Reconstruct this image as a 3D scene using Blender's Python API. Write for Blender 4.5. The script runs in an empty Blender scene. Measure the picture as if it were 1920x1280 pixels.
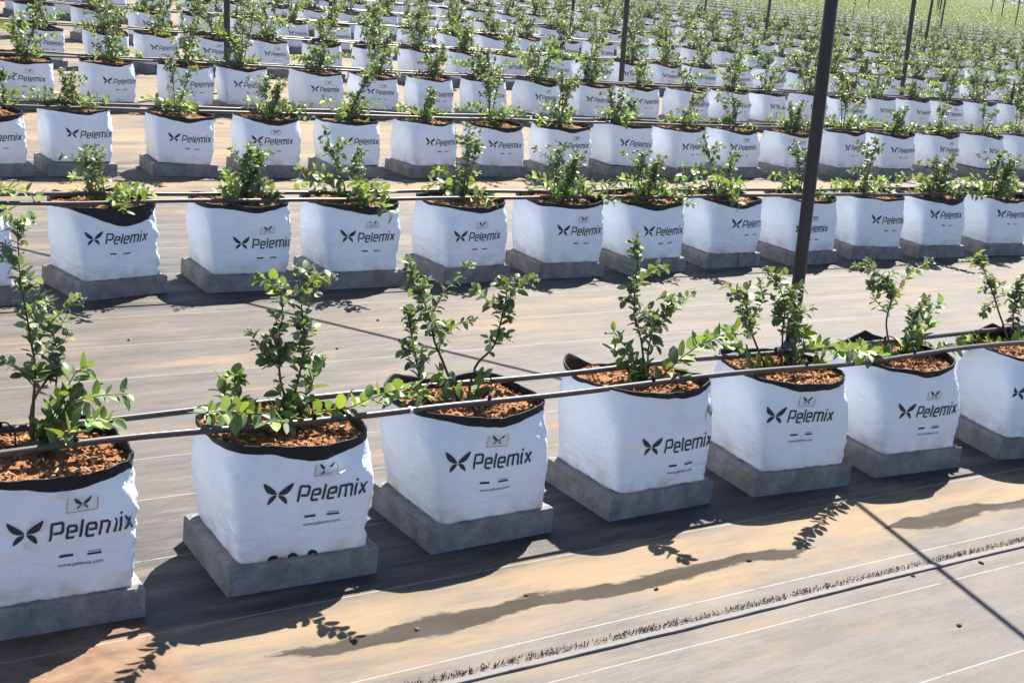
import bpy, math, random
import numpy as np
from mathutils import Vector, Matrix, noise

scn = bpy.context.scene
COL = scn.collection

# ---------------------------------------------------------------- camera
FPX, PITCH, ROLL, YAW, CAMH = 2536.52, 0.28453256, 0.11539764, 0.61466679, 1.58446
cy, sy, cp, sp = math.cos(YAW), math.sin(YAW), math.cos(PITCH), math.sin(PITCH)
CF = Vector((sy * cp, cy * cp, -sp))
R0 = Vector((cy, -sy, 0.0)); U0 = R0.cross(CF)
CR = R0 * math.cos(ROLL) + U0 * math.sin(ROLL)
CU = -R0 * math.sin(ROLL) + U0 * math.cos(ROLL)
CP = Vector((0, 0, CAMH))
cd = bpy.data.cameras.new('camera'); cam = bpy.data.objects.new('camera', cd); COL.objects.link(cam)
cd.sensor_width = 36.0; cd.lens = 36.0 * FPX / 1920.0
cd.clip_start = 0.05; cd.clip_end = 2000
cam.matrix_world = Matrix(((CR.x, CU.x, -CF.x, CP.x), (CR.y, CU.y, -CF.y, CP.y), (CR.z, CU.z, -CF.z, CP.z), (0, 0, 0, 1)))
scn.camera = cam

# ---------------------------------------------------------------- sky, sun, exposure
SUN_EL = math.radians(54.0)
SDX, SDY = 0.76, 0.65                       # horizontal direction towards the sun
SUN_ROT = math.atan2(SDX, SDY)
w = bpy.data.worlds.new('World'); scn.world = w; w.use_nodes = True
nt = w.node_tree; nt.nodes.clear()
wo = nt.nodes.new('ShaderNodeOutputWorld'); bg = nt.nodes.new('ShaderNodeBackground'); sky = nt.nodes.new('ShaderNodeTexSky')
sky.sky_type = 'NISHITA'; sky.sun_disc = False; sky.sun_elevation = SUN_EL; sky.sun_rotation = SUN_ROT
sky.altitude = 600; sky.air_density = 1.0; sky.dust_density = 0.3; sky.ozone_density = 4.5
bg.inputs['Strength'].default_value = 0.062
nt.links.new(sky.outputs[0], bg.inputs[0]); nt.links.new(bg.outputs[0], wo.inputs[0])
sl = bpy.data.lights.new('sun', 'SUN'); sl.energy = 5.0; sl.angle = math.radians(0.5); sl.color = (1.0, 0.93, 0.82)
so = bpy.data.objects.new('sun', sl); COL.objects.link(so)
sdir = Vector((SDX * math.cos(SUN_EL), SDY * math.cos(SUN_EL), math.sin(SUN_EL)))
so.rotation_euler = sdir.to_track_quat('Z', 'Y').to_euler()
scn.view_settings.view_transform = 'Standard'; scn.view_settings.look = 'None'
scn.view_settings.exposure = 1.55; scn.view_settings.gamma = 1.0

# ---------------------------------------------------------------- helpers
def tag(o, label=None, cat=None, group=None, kind=None):
    if label: o['label'] = label
    if cat: o['category'] = cat
    if group: o['group'] = group
    if kind: o['kind'] = kind
    return o

def empty(name, loc=(0, 0, 0), rz=0.0, sc=1.0):
    o = bpy.data.objects.new(name, None); COL.objects.link(o)
    o.empty_display_size = 0.05
    o.location = loc; o.rotation_euler = (0, 0, rz); o.scale = (sc, sc, sc)
    return o

def link(name, me, parent=None, loc=(0, 0, 0), rz=0.0):
    o = bpy.data.objects.new(name, me); COL.objects.link(o)
    if parent is not None: o.parent = parent
    else: o.location = loc; o.rotation_euler = (0, 0, rz)
    return o

def copy_tree(o, parent=None):
    c = o.copy(); COL.objects.link(c)
    if parent is not None: c.parent = parent
    for ch in o.children: copy_tree(ch, c)
    return c

class MB:
    def __init__(s): s.v = []; s.f = []; s.c = []; s.m = []
    def add(s, vs, fs, col=(1, 1, 1), mi=0):
        b = len(s.v); s.v.extend(vs); s.f.extend([tuple(i + b for i in f) for f in fs])
        s.c.extend([col] * len(vs)); s.m.extend([mi] * len(fs))
    def mesh(s, name, mats, smooth=True):
        me = bpy.data.meshes.new(name); me.from_pydata([tuple(v) for v in s.v], [], s.f)
        for m in (mats if isinstance(mats, (list, tuple)) else [mats]): me.materials.append(m)
        me.polygons.foreach_set('material_index', s.m)
        me.polygons.foreach_set('use_smooth', [smooth] * len(s.f))
        a = me.color_attributes.new('Col', 'FLOAT_COLOR', 'POINT')
        a.data.foreach_set('color', np.array([(c[0], c[1], c[2], 1) for c in s.c], dtype=np.float32).ravel())
        me.update(); return me

def N(x, y, z=0.0): return noise.noise(Vector((x, y, z)))
def lerp(a, b, t): return a + (b - a) * t
def sstep(a, b, x):
    t = min(1, max(0, (x - a) / (b - a))); return t * t * (3 - 2 * t)

# ---------------------------------------------------------------- materials
class NT:
    def __init__(s, name):
        s.m = bpy.data.materials.new(name); s.m.use_nodes = True; s.t = s.m.node_tree; s.t.nodes.clear()
        s.out = s.n('ShaderNodeOutputMaterial')
    def n(s, t, **k):
        x = s.t.nodes.new(t)
        for a, b in k.items(): setattr(x, a, b)
        return x
    def l(s, a, b): s.t.links.new(a, b)
    def _in(s, sock, v):
        if hasattr(v, 'is_linked') or isinstance(v, bpy.types.NodeSocket): s.l(v, sock)
        else: sock.default_value = v
    def math(s, op, a, b=0.0, c=0.0, clamp=False):
        x = s.n('ShaderNodeMath', operation=op); x.use_clamp = clamp
        s._in(x.inputs[0], a); s._in(x.inputs[1], b); s._in(x.inputs[2], c)
        return x.outputs[0]
    def mix(s, f, a, b, mode='MIX'):
        x = s.n('ShaderNodeMix', data_type='RGBA', blend_type=mode)
        s._in(x.inputs[0], f); s._in(x.inputs[6], a); s._in(x.inputs[7], b)
        return x.outputs[2]
    def coords(s, scale=(1, 1, 1), loc=(0, 0, 0)):
        g = s.n('ShaderNodeNewGeometry' if False else 'ShaderNodeTexCoord')
        m = s.n('ShaderNodeMapping'); m.inputs['Scale'].default_value = scale; m.inputs['Location'].default_value = loc
        s.l(g.outputs['Object'], m.inputs[0]); return m.outputs[0]
    def noise(s, vec, scale, detail=4, rough=0.55):
        x = s.n('ShaderNodeTexNoise'); x.inputs['Scale'].default_value = scale; x.inputs['Detail'].default_value = detail
        x.inputs['Roughness'].default_value = rough
        if vec is not None: s.l(vec, x.inputs['Vector'])
        return x.outputs['Fac']
    def ramp(s, f, a, b):
        x = s.n('ShaderNodeMapRange'); x.interpolation_type = 'SMOOTHSTEP'
        s._in(x.inputs[0], f); x.inputs[1].default_value = a; x.inputs[2].default_value = b
        return x.outputs[0]
    def bump(s, h, strength, dist):
        x = s.n('ShaderNodeBump'); x.inputs['Strength'].default_value = strength; x.inputs['Distance'].default_value = dist
        s.l(h, x.inputs['Height']); return x.outputs[0]
    def bsdf(s, base, rough=0.5, spec=0.5, normal=None, metal=0.0):
        b = s.n('ShaderNodeBsdfPrincipled')
        s._in(b.inputs['Base Color'], base); s._in(b.inputs['Roughness'], rough)
        b.inputs['Specular IOR Level'].default_value = spec; b.inputs['Metallic'].default_value = metal
        if normal is not None: s.l(normal, b.inputs['Normal'])
        return b.outputs[0]
    def done(s, sh): s.l(sh, s.out.inputs[0]); return s.m

def rgb(r, g, b): return (r, g, b, 1)

def m_plain(name, col, rough, spec=0.5, nscale=30, var=0.25, bumpd=0.0008):
    t = NT(name); c = t.coords(); f = t.noise(c, nscale, 4)
    lo = rgb(*[x * (1 - var) for x in col]); hi = rgb(*[min(1, x * (1 + var)) for x in col])
    return t.done(t.bsdf(t.mix(f, lo, hi), rough, spec, t.bump(f, 0.4, bumpd)))

def mk_sleeve():
    t = NT('white_woven_film'); oi = t.n('ShaderNodeObjectInfo')
    c = t.coords(); add = t.n('ShaderNodeVectorMath', operation='ADD')
    t.l(c, add.inputs[0])
    cx = t.n('ShaderNodeCombineXYZ'); t.l(t.math('MULTIPLY', oi.outputs['Random'], 37.0), cx.inputs[0]); t.l(cx.outputs[0], add.inputs[1])
    v = add.outputs[0]
    sp_ = t.n('ShaderNodeMapping'); sp_.inputs['Scale'].default_value = (15, 15, 30); t.l(v, sp_.inputs[0])
    crease = t.noise(sp_.outputs[0], 1.6, 5, 0.6)
    big = t.noise(v, 9, 3)
    fine = t.noise(v, 260, 2)
    sx = t.n('ShaderNodeSeparateXYZ'); tc = t.n('ShaderNodeTexCoord'); t.l(tc.outputs['Object'], sx.inputs[0])
    base = t.mix(t.ramp(big, 0.3, 0.75), rgb(0.80, 0.86, 0.95), rgb(0.73, 0.79, 0.90))
    # dust that splashed up on the lowest centimetres and blotchy dust elsewhere
    low = t.math('MULTIPLY', t.ramp(sx.outputs[2], 0.075, 0.0), t.ramp(t.noise(v, 14, 4), 0.38, 0.7))
    base = t.mix(t.math('MULTIPLY', low, 0.65), base, rgb(0.50, 0.41, 0.30))
    blot = t.math('MULTIPLY', t.ramp(t.noise(v, 5.5, 5, 0.7), 0.60, 0.78), 0.28)
    base = t.mix(blot, base, rgb(0.55, 0.46, 0.36))
    rg = t.math('ABSOLUTE', t.math('SUBTRACT', t.noise(sp_.outputs[0], 0.75, 3, 0.5), 0.5))
    h = t.math('ADD', t.math('MULTIPLY', crease, 0.7), t.math('MULTIPLY', fine, 0.14))
    h = t.math('SUBTRACT', h, t.math('MULTIPLY', t.ramp(rg, 0.09, 0.0), 0.9))
    return t.done(t.bsdf(base, 0.36, 0.45, t.bump(h, 0.36, 0.003)))

def mk_leaf():
    t = NT('leaf'); a = t.n('ShaderNodeAttribute'); a.attribute_name = 'Col'
    g = t.n('ShaderNodeNewGeometry')
    hs = t.n('ShaderNodeHueSaturation'); t.l(a.outputs['Color'], hs.inputs['Color'])
    t.l(t.math('MULTIPLY_ADD', g.outputs['Random Per Island'], 1.15, 0.75), hs.inputs['Value'])
    t.l(t.math('MULTIPLY_ADD', g.outputs['Random Per Island'], 0.03, 0.485), hs.inputs['Hue'])
    under = t.mix(g.outputs['Backfacing'], hs.outputs[0], t.mix(0.35, hs.outputs[0], rgb(0.22, 0.30, 0.20)))
    p = t.bsdf(under, 0.48, 0.45)
    tr = t.n('ShaderNodeBsdfTranslucent')
    t.l(t.mix(0.5, hs.outputs[0], rgb(0.36, 0.44, 0.03)), tr.inputs[0])
    mx = t.n('ShaderNodeMixShader'); mx.inputs[0].default_value = 0.32
    t.l(p, mx.inputs[1]); t.l(tr.outputs[0], mx.inputs[2])
    return t.done(mx.outputs[0])

def mk_attr(name, rough, spec=0.4, nscale=80, bd=0.001):
    t = NT(name); a = t.n('ShaderNodeAttribute'); a.attribute_name = 'Col'
    c = t.coords(); f = t.noise(c, nscale, 3)
    base = t.mix(t.math('MULTIPLY', f, 0.35), a.outputs['Color'], rgb(0.05, 0.03, 0.02))
    return t.done(t.bsdf(base, rough, spec, t.bump(f, 0.6, bd)))

def mk_concrete():
    t = NT('concrete'); c = t.coords(); oi = t.n('ShaderNodeObjectInfo')
    add = t.n('ShaderNodeVectorMath', operation='ADD'); t.l(c, add.inputs[0])
    cx = t.n('ShaderNodeCombineXYZ'); t.l(t.math('MULTIPLY', oi.outputs['Random'], 19.0), cx.inputs[0]); t.l(cx.outputs[0], add.inputs[1])
    v = add.outputs[0]
    n1 = t.noise(v, 16, 6, 0.65); n2 = t.noise(v, 150, 3); n3 = t.noise(v, 5, 4)
    base = t.mix(t.ramp(n1, 0.3, 0.7), rgb(0.15, 0.148, 0.153), rgb(0.27, 0.262, 0.26))
    base = t.mix(t.math('MULTIPLY', t.ramp(n3, 0.5, 0.72), 0.5), base, rgb(0.19, 0.135, 0.09))
    base = t.mix(t.math('MULTIPLY', t.ramp(n2, 0.56, 0.68), 0.6), base, rgb(0.07, 0.065, 0.06))
    h = t.math('ADD', t.math('MULTIPLY', n1, 0.6), t.math('MULTIPLY', n2, 0.7))
    return t.done(t.bsdf(base, 0.88, 0.25, t.bump(h, 0.8, 0.003)))

def mk_ground():
    t = NT('weed_mat')
    tc = t.n('ShaderNodeTexCoord'); sx = t.n('ShaderNodeSeparateXYZ'); t.l(tc.outputs['Object'], sx.inputs[0])
    X, Y = sx.outputs[0], sx.outputs[1]
    wob = t.noise(t.coords((0.5, 0.5, 1)), 1.0, 2)
    Yw = t.math('ADD', Y, t.math('MULTIPLY', t.math('SUBTRACT', wob, 0.5), 0.07))
    streak = t.noise(t.coords((1.3, 6, 1)), 2.0, 6, 0.62)
    streak2 = t.noise(t.coords((6, 40, 1)), 2.0, 4, 0.65)
    weave = t.noise(t.coords((140, 140, 1)), 1.0, 2)
    wv = t.n('ShaderNodeTexWave'); wv.bands_direction = 'Y'; wv.inputs['Scale'].default_value = 46.0; wv.inputs['Distortion'].default_value = 2.5
    wv.inputs['Detail'].default_value = 2.0; wv.inputs['Detail Scale'].default_value = 0.6
    t.l(tc.outputs['Object'], wv.inputs['Vector'])
    mat = t.mix(t.ramp(streak, 0.3, 0.72), rgb(0.055, 0.047, 0.044), rgb(0.108, 0.091, 0.080))
    mat = t.mix(t.math('MULTIPLY', t.ramp(streak2, 0.45, 0.75), 0.32), mat, rgb(0.17, 0.14, 0.115))
    mat = t.mix(t.math('MULTIPLY', t.ramp(weave, 0.5, 0.75), 0.30), mat, rgb(0.03, 0.03, 0.034))
    # sand carried by the drain water: settles in drifts along the rows
    s1 = t.noise(t.coords((0.55, 2.2, 1), (3.1, 0.7, 0)), 1.5, 7, 0.62)
    s2 = t.noise(t.coords((1.6, 9, 1), (1, 5, 0)), 2.2, 5, 0.65)
    strip = t.math('MULTIPLY', t.ramp(Yw, 2.22, 2.34), t.ramp(Yw, 2.78, 2.62))
    lane = t.math('MULTIPLY', t.ramp(Yw, 4.25, 4.55), t.ramp(Yw, 5.05, 4.85))
    sfac = t.math('ADD', s1, t.math('MULTIPLY', t.math('SUBTRACT', s2, 0.5), 0.42))
    sfac = t.math('ADD', sfac, t.math('MULTIPLY', strip, 0.17))
    sfac = t.math('ADD', sfac, t.math('MULTIPLY', lane, 0.05))
    sfac = t.math('ADD', sfac, t.math('MULTIPLY', t.ramp(Y, 6.4, 7.4), 0.20))
    sand = t.ramp(sfac, 0.52, 0.82)
    sandc = t.mix(t.noise(t.coords((2, 8, 1)), 3, 4), rgb(0.275, 0.185, 0.100), rgb(0.225, 0.175, 0.118))
    base = t.mix(t.math('MULTIPLY', sand, 0.86), mat, sandc)
    # darker strip along every row: shade painted in to deepen the bags' shadows
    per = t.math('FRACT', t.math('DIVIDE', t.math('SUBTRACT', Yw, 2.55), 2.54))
    row_shade = t.math('MULTIPLY', t.ramp(per, 0.0, 0.05), t.ramp(per, 0.42, 0.25))
    base = t.mix(t.math('MULTIPLY', t.math('MULTIPLY', row_shade, t.ramp(streak, 0.75, 0.3)), 0.9), base, rgb(0.020, 0.020, 0.024))
    # bare red soil washed over the cloth at the near left corner
    sn = t.noise(t.coords((5, 8, 1), (4, 4, 0)), 1.6, 6, 0.7)
    soil = t.math('MULTIPLY', t.ramp(X, 1.12, 0.86), t.math('MULTIPLY', t.ramp(Y, 2.18, 2.34), t.ramp(Y, 2.95, 2.72)))
    soil = t.ramp(t.math('MULTIPLY', soil, t.math('ADD', sn, 0.35)), 0.30, 0.62)
    base = t.mix(t.math('MULTIPLY', soil, 0.85), base, t.mix(t.ramp(sn, 0.35, 0.65), rgb(0.11, 0.055, 0.028), rgb(0.22, 0.13, 0.075)))
    # cleaner, bluish cloth behind the front row; bluish sheen painted into the nearest ground
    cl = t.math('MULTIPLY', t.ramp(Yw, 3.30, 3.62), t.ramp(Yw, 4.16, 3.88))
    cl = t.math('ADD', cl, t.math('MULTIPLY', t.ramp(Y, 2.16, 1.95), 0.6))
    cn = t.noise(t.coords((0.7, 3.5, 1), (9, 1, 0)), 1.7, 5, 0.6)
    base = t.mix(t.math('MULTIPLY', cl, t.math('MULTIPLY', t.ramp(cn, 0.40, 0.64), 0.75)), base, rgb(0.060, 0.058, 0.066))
    # damp mud run parallel to the front row
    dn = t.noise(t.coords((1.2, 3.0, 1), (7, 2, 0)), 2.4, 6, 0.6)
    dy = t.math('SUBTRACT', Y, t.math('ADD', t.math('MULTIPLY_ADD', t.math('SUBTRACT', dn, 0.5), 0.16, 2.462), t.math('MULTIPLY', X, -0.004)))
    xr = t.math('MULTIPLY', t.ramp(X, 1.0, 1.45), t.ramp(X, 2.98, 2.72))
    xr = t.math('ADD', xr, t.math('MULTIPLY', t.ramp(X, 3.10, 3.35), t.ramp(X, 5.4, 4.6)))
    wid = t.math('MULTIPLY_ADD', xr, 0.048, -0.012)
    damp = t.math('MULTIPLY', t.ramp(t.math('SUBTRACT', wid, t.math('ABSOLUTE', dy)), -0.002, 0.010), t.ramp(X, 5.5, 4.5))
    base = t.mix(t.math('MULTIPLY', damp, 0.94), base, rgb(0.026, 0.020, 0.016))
    # woven white guide threads
    off = 0.5205
    for s_, c_ in ((2.21, 0.173), (3.55, 0.283), (6.2, 0.12), (8.7, 0.16), (11.3, 0.1), (14, 0.13)):
        off = t.math('ADD', off, t.math('MULTIPLY', t.math('GREATER_THAN', Y, s_), c_))
    fr = t.math('FRACT', t.math('DIVIDE', t.math('SUBTRACT', t.math('ADD', Y, t.math('MULTIPLY', t.math('SUBTRACT', wob, 0.5), 0.02)), off), 0.357))
    dist = t.math('ABSOLUTE', t.math('SUBTRACT', fr, 0.5))
    line = t.math('LESS_THAN', dist, 0.0052)
    ln = t.math('MULTIPLY', line, t.ramp(t.noise(t.coords((6, 1, 1)), 3, 3), 0.25, 0.5))
    base = t.mix(t.math('MULTIPLY', ln, 0.62), base, rgb(0.33, 0.31, 0.28))
    h = t.math('ADD', t.math('MULTIPLY', wv.outputs['Fac'], 0.03), t.math('MULTIPLY', streak, 1.2))
    h = t.math('ADD', h, t.math('MULTIPLY', weave, 0.12))
    rough = t.math('MULTIPLY_ADD', sand, 0.22, 0.62)
    rough = t.math('ADD', rough, t.math('MULTIPLY', damp, 0.15))
    return t.done(t.bsdf(base, rough, 0.34, t.bump(h, 0.5, 0.012)))

M = dict(
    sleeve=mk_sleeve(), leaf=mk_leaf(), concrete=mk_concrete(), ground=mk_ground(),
    chip=mk_attr('coir_chips', 0.85, 0.2), bark=mk_attr('stem_bark', 0.6, 0.3, 120, 0.0006), berry=mk_attr('buds', 0.5, 0.4, 200, 0.0002),
    black=m_plain('black_lining', (0.010, 0.012, 0.018), 0.55, 0.22, 25, 0.3, 0.004),
    ink=m_plain('dark_ink', (0.016, 0.026, 0.045), 0.5, 0.4, 60, 0.4, 0.0001),
    teal=m_plain('teal_ink', (0.03, 0.25, 0.22), 0.5, 0.4, 60, 0.2, 0.0001),
    patch=m_plain('aged_patch', (0.72, 0.71, 0.73), 0.5, 0.4, 40, 0.2, 0.0005),
    tan=m_plain('brown_stain', (0.35, 0.22, 0.14), 0.6, 0.3, 60, 0.3, 0.0003),
    pipe=m_plain('drip_pipe_plastic', (0.065, 0.053, 0.054), 0.40, 0.5, 14, 0.6, 0.0006),
    post=m_plain('painted_steel', (0.018, 0.017, 0.02), 0.45, 0.4, 30, 0.3, 0.0008),
    wire=m_plain('wire_rope', (0.03, 0.03, 0.032), 0.5, 0.4, 80, 0.3, 0.0005),
    white=m_plain('white_plastic', (0.7, 0.7, 0.68), 0.4, 0.5, 40, 0.1, 0.0002),
    seam=m_plain('mat_edge_cloth', (0.15, 0.14, 0.138), 0.7, 0.3, 90, 0.4, 0.002),
    tuft=m_plain('black_threads', (0.015, 0.013, 0.018), 0.8, 0.2, 60, 0.3, 0.0005),
)
FRONT_STEMS = {'A': [('c', [(0.779, 2.94, 0.375), (0.787, 2.957, 0.465), (0.794, 2.97, 0.537), (0.79, 3.007, 0.626), (0.781, 3.055, 0.739), (0.786, 3.102, 0.852)]), ('t', [(0.8, 3.02, 0.571), (0.853, 3.042, 0.638), (0.917, 3.055, 0.682)]), ('t', [(0.797, 3.03, 0.594), (0.834, 3.063, 0.658), (0.828, 3.088, 0.703)]), ('c', [(0.789, 2.973, 0.459), (0.841, 3.016, 0.517), (0.864, 3.055, 0.568), (0.851, 3.08, 0.627)]), ('t', [(0.793, 2.992, 0.504), (0.759, 2.996, 0.543), (0.728, 2.992, 0.56)]), ('s', [(0.805, 2.94, 0.372), (0.854, 2.95, 0.447), (0.91, 2.954, 0.473), (1.004, 2.954, 0.474)]), ('s', [(0.799, 2.941, 0.385), (0.846, 2.963, 0.457), (0.888, 2.985, 0.523), (0.918, 2.987, 0.533)]), ('s', [(0.811, 2.94, 0.364), (0.853, 2.86, 0.441), (0.916, 2.78, 0.483)]), ('s', [(0.793, 2.94, 0.38), (0.828, 2.941, 0.427), (0.852, 2.944, 0.489)])],
 'B': [('c', [(1.408, 2.95, 0.406), (1.394, 2.967, 0.487), (1.393, 2.983, 0.567), (1.411, 3.008, 0.628), (1.41, 3.034, 0.69)]), ('c', [(1.422, 2.948, 0.398), (1.454, 2.976, 0.479), (1.475, 3.002, 0.555), (1.476, 3.033, 0.631), (1.472, 3.073, 0.726)]), ('t', [(1.475, 3.055, 0.653), (1.423, 3.077, 0.692), (1.376, 3.087, 0.702)]), ('t', [(1.479, 3.058, 0.66), (1.533, 3.089, 0.691), (1.596, 3.107, 0.691)]), ('t', [(1.4, 2.988, 0.494), (1.36, 2.991, 0.531), (1.325, 3.003, 0.586)]), ('t', [(1.481, 3.033, 0.602), (1.512, 3.054, 0.652), (1.523, 3.065, 0.677)]), ('s', [(1.412, 2.94, 0.387), (1.269, 2.847, 0.435), (1.161, 2.753, 0.486), (1.078, 2.66, 0.522)]), ('s', [(1.283, 2.943, 0.399), (1.235, 2.933, 0.456), (1.235, 2.923, 0.508)]), ('s', [(1.27, 2.954, 0.474), (1.281, 2.951, 0.495)]), ('s', [(1.434, 2.94, 0.385), (1.38, 2.87, 0.395), (1.29, 2.8, 0.43)]), ('s', [(1.487, 2.94, 0.38), (1.545, 2.88, 0.41), (1.586, 2.82, 0.455), (1.641, 2.76, 0.495), (1.669, 2.7, 0.489)]), ('s', [(1.442, 2.943, 0.398), (1.473, 2.94, 0.46), (1.474, 2.935, 0.505)]), ('s', [(1.383, 2.94, 0.383), (1.398, 2.946, 0.422), (1.383, 2.95, 0.444)])],
 'C': [('c', [(1.924, 2.96, 0.375), (1.889, 2.975, 0.458), (1.855, 2.988, 0.533), (1.84, 3.022, 0.614), (1.823, 3.045, 0.668), (1.799, 3.074, 0.736)]), ('t', [(1.87, 3.045, 0.583), (1.922, 3.067, 0.65), (2.006, 3.09, 0.717)]), ('c', [(1.823, 2.964, 0.39), (1.815, 3.004, 0.47), (1.808, 3.049, 0.563), (1.803, 3.066, 0.603)]), ('t', [(1.879, 3.008, 0.494), (1.939, 3.048, 0.547), (2.022, 3.071, 0.558)]), ('c', [(1.953, 2.96, 0.372), (1.986, 2.977, 0.449), (2.048, 2.988, 0.504), (2.084, 3.016, 0.571), (2.112, 3.045, 0.639), (2.089, 3.057, 0.668)]), ('t', [(2.114, 3.054, 0.605), (2.174, 3.071, 0.645), (2.224, 3.081, 0.669)]), ('t', [(2.106, 3.049, 0.591), (2.06, 3.072, 0.619), (2.036, 3.095, 0.645)]), ('s', [(1.933, 2.96, 0.366), (1.836, 2.943, 0.389), (1.743, 2.927, 0.399), (1.687, 2.929, 0.413)]), ('s', [(1.942, 2.96, 0.362), (1.893, 2.961, 0.424), (1.855, 2.959, 0.451)]), ('s', [(1.952, 2.96, 0.356), (2.004, 2.969, 0.403), (2.016, 2.98, 0.43)]), ('s', [(1.918, 2.96, 0.352), (1.966, 2.978, 0.325), (2.052, 2.996, 0.302)])],
 'D': [('c', [(2.609, 2.96, 0.361), (2.582, 2.979, 0.468), (2.554, 3.001, 0.563), (2.572, 3.038, 0.652), (2.599, 3.077, 0.744)]), ('c', [(2.606, 2.963, 0.386), (2.622, 2.995, 0.477), (2.676, 3.02, 0.551), (2.758, 3.037, 0.593)]), ('t', [(2.646, 3.012, 0.504), (2.711, 3.035, 0.544), (2.834, 3.064, 0.599)]), ('t', [(2.601, 3.064, 0.627), (2.677, 3.101, 0.673), (2.746, 3.119, 0.674)]), ('s', [(2.584, 2.96, 0.38), (2.519, 2.96, 0.461), (2.446, 2.959, 0.533)]), ('s', [(2.574, 2.961, 0.389), (2.509, 2.969, 0.442), (2.457, 2.974, 0.47)]), ('s', [(2.644, 2.96, 0.341), (2.688, 2.9, 0.459), (2.729, 2.84, 0.525), (2.762, 2.78, 0.566)]), ('s', [(2.623, 2.96, 0.343), (2.543, 2.942, 0.356), (2.475, 2.924, 0.377)]), ('s', [(2.655, 2.96, 0.34), (2.699, 2.954, 0.36), (2.738, 2.948, 0.354)])],
 'E': [('c', [(3.074, 2.96, 0.366), (3.04, 2.98, 0.47), (3.01, 2.998, 0.556), (2.985, 3.021, 0.612)]), ('c', [(3.16, 2.96, 0.359), (3.185, 2.993, 0.474), (3.201, 3.029, 0.572), (3.146, 3.067, 0.664)]), ('c', [(3.184, 2.96, 0.357), (3.244, 2.989, 0.435), (3.276, 3.028, 0.514), (3.249, 3.063, 0.597)]), ('t', [(3.059, 3.015, 0.512), (3.133, 3.057, 0.568), (3.146, 3.093, 0.612)]), ('t', [(3.199, 3.019, 0.521), (3.153, 3.029, 0.575)]), ('s', [(3.199, 2.96, 0.346), (3.298, 2.966, 0.42), (3.388, 2.964, 0.405)]), ('s', [(3.174, 2.96, 0.348), (3.047, 2.972, 0.382), (2.96, 2.995, 0.453), (2.945, 3.001, 0.496)]), ('s', [(3.189, 2.96, 0.338), (3.265, 2.942, 0.356), (3.329, 2.924, 0.375)]), ('s', [(3.139, 2.96, 0.342), (3.058, 2.954, 0.36), (2.979, 2.948, 0.377)]), ('s', [(3.211, 2.96, 0.345), (3.253, 2.975, 0.439), (3.282, 2.984, 0.462)])],
 'F': [('c', [(3.715, 2.97, 0.33), (3.68, 2.987, 0.463), (3.708, 3.014, 0.57), (3.66, 3.04, 0.632), (3.546, 3.054, 0.665)]), ('t', [(3.735, 3.031, 0.525), (3.829, 3.061, 0.61), (3.961, 3.077, 0.663)]), ('t', [(3.722, 3.017, 0.491), (3.663, 3.045, 0.544), (3.652, 3.072, 0.595)]), ('c', [(3.777, 2.97, 0.325), (3.82, 3.008, 0.428), (3.921, 3.044, 0.471), (3.975, 3.066, 0.522)]), ('s', [(3.792, 2.97, 0.323), (3.811, 2.967, 0.441), (3.927, 2.97, 0.542)]), ('s', [(3.755, 2.97, 0.307), (3.518, 2.88, 0.403), (3.301, 2.79, 0.466), (3.124, 2.7, 0.498)]), ('s', [(3.812, 2.97, 0.302), (3.957, 2.982, 0.347), (4.162, 2.994, 0.359)]), ('s', [(3.783, 2.97, 0.304), (3.664, 2.952, 0.359), (3.583, 2.936, 0.39)]), ('s', [(3.783, 2.97, 0.304), (3.839, 2.964, 0.381), (3.892, 2.972, 0.474)])],
 'G': [('c', [(4.35, 2.98, 0.35), (4.304, 3.012, 0.5), (4.246, 3.036, 0.599), (4.213, 3.063, 0.664)]), ('c', [(4.383, 2.98, 0.348), (4.417, 3.013, 0.473), (4.481, 3.054, 0.584)]), ('t', [(4.324, 3.036, 0.513), (4.239, 3.02, 0.46)]), ('t', [(4.384, 3.003, 0.435), (4.536, 3.048, 0.499), (4.652, 3.078, 0.528)]), ('s', [(4.37, 2.98, 0.338), (4.45, 2.971, 0.399), (4.56, 2.964, 0.436)]), ('s', [(4.354, 2.98, 0.339), (4.218, 2.98, 0.37), (4.093, 2.98, 0.378)])]}# ---------------------------------------------------------------- the setting
def ground():
    v = []; f = []
    n = 40
    xs = [-400 + 1400 * i / n for i in range(n + 1)]
    mb = MB()
    vs = [(x, y, 0) for y in (-200, -20, 0, 4, 8, 16, 40, 120, 900) for x in xs]
    fs = []
    for j in range(8):
        for i in range(n):
            a = j * (n + 1) + i; fs.append((a, a + 1, a + n + 2, a + n + 1))
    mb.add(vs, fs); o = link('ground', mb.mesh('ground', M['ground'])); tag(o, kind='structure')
ground()

H = 0.295
PAD_H = 0.0785
Y0, S = 2.773, 2.54

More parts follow.
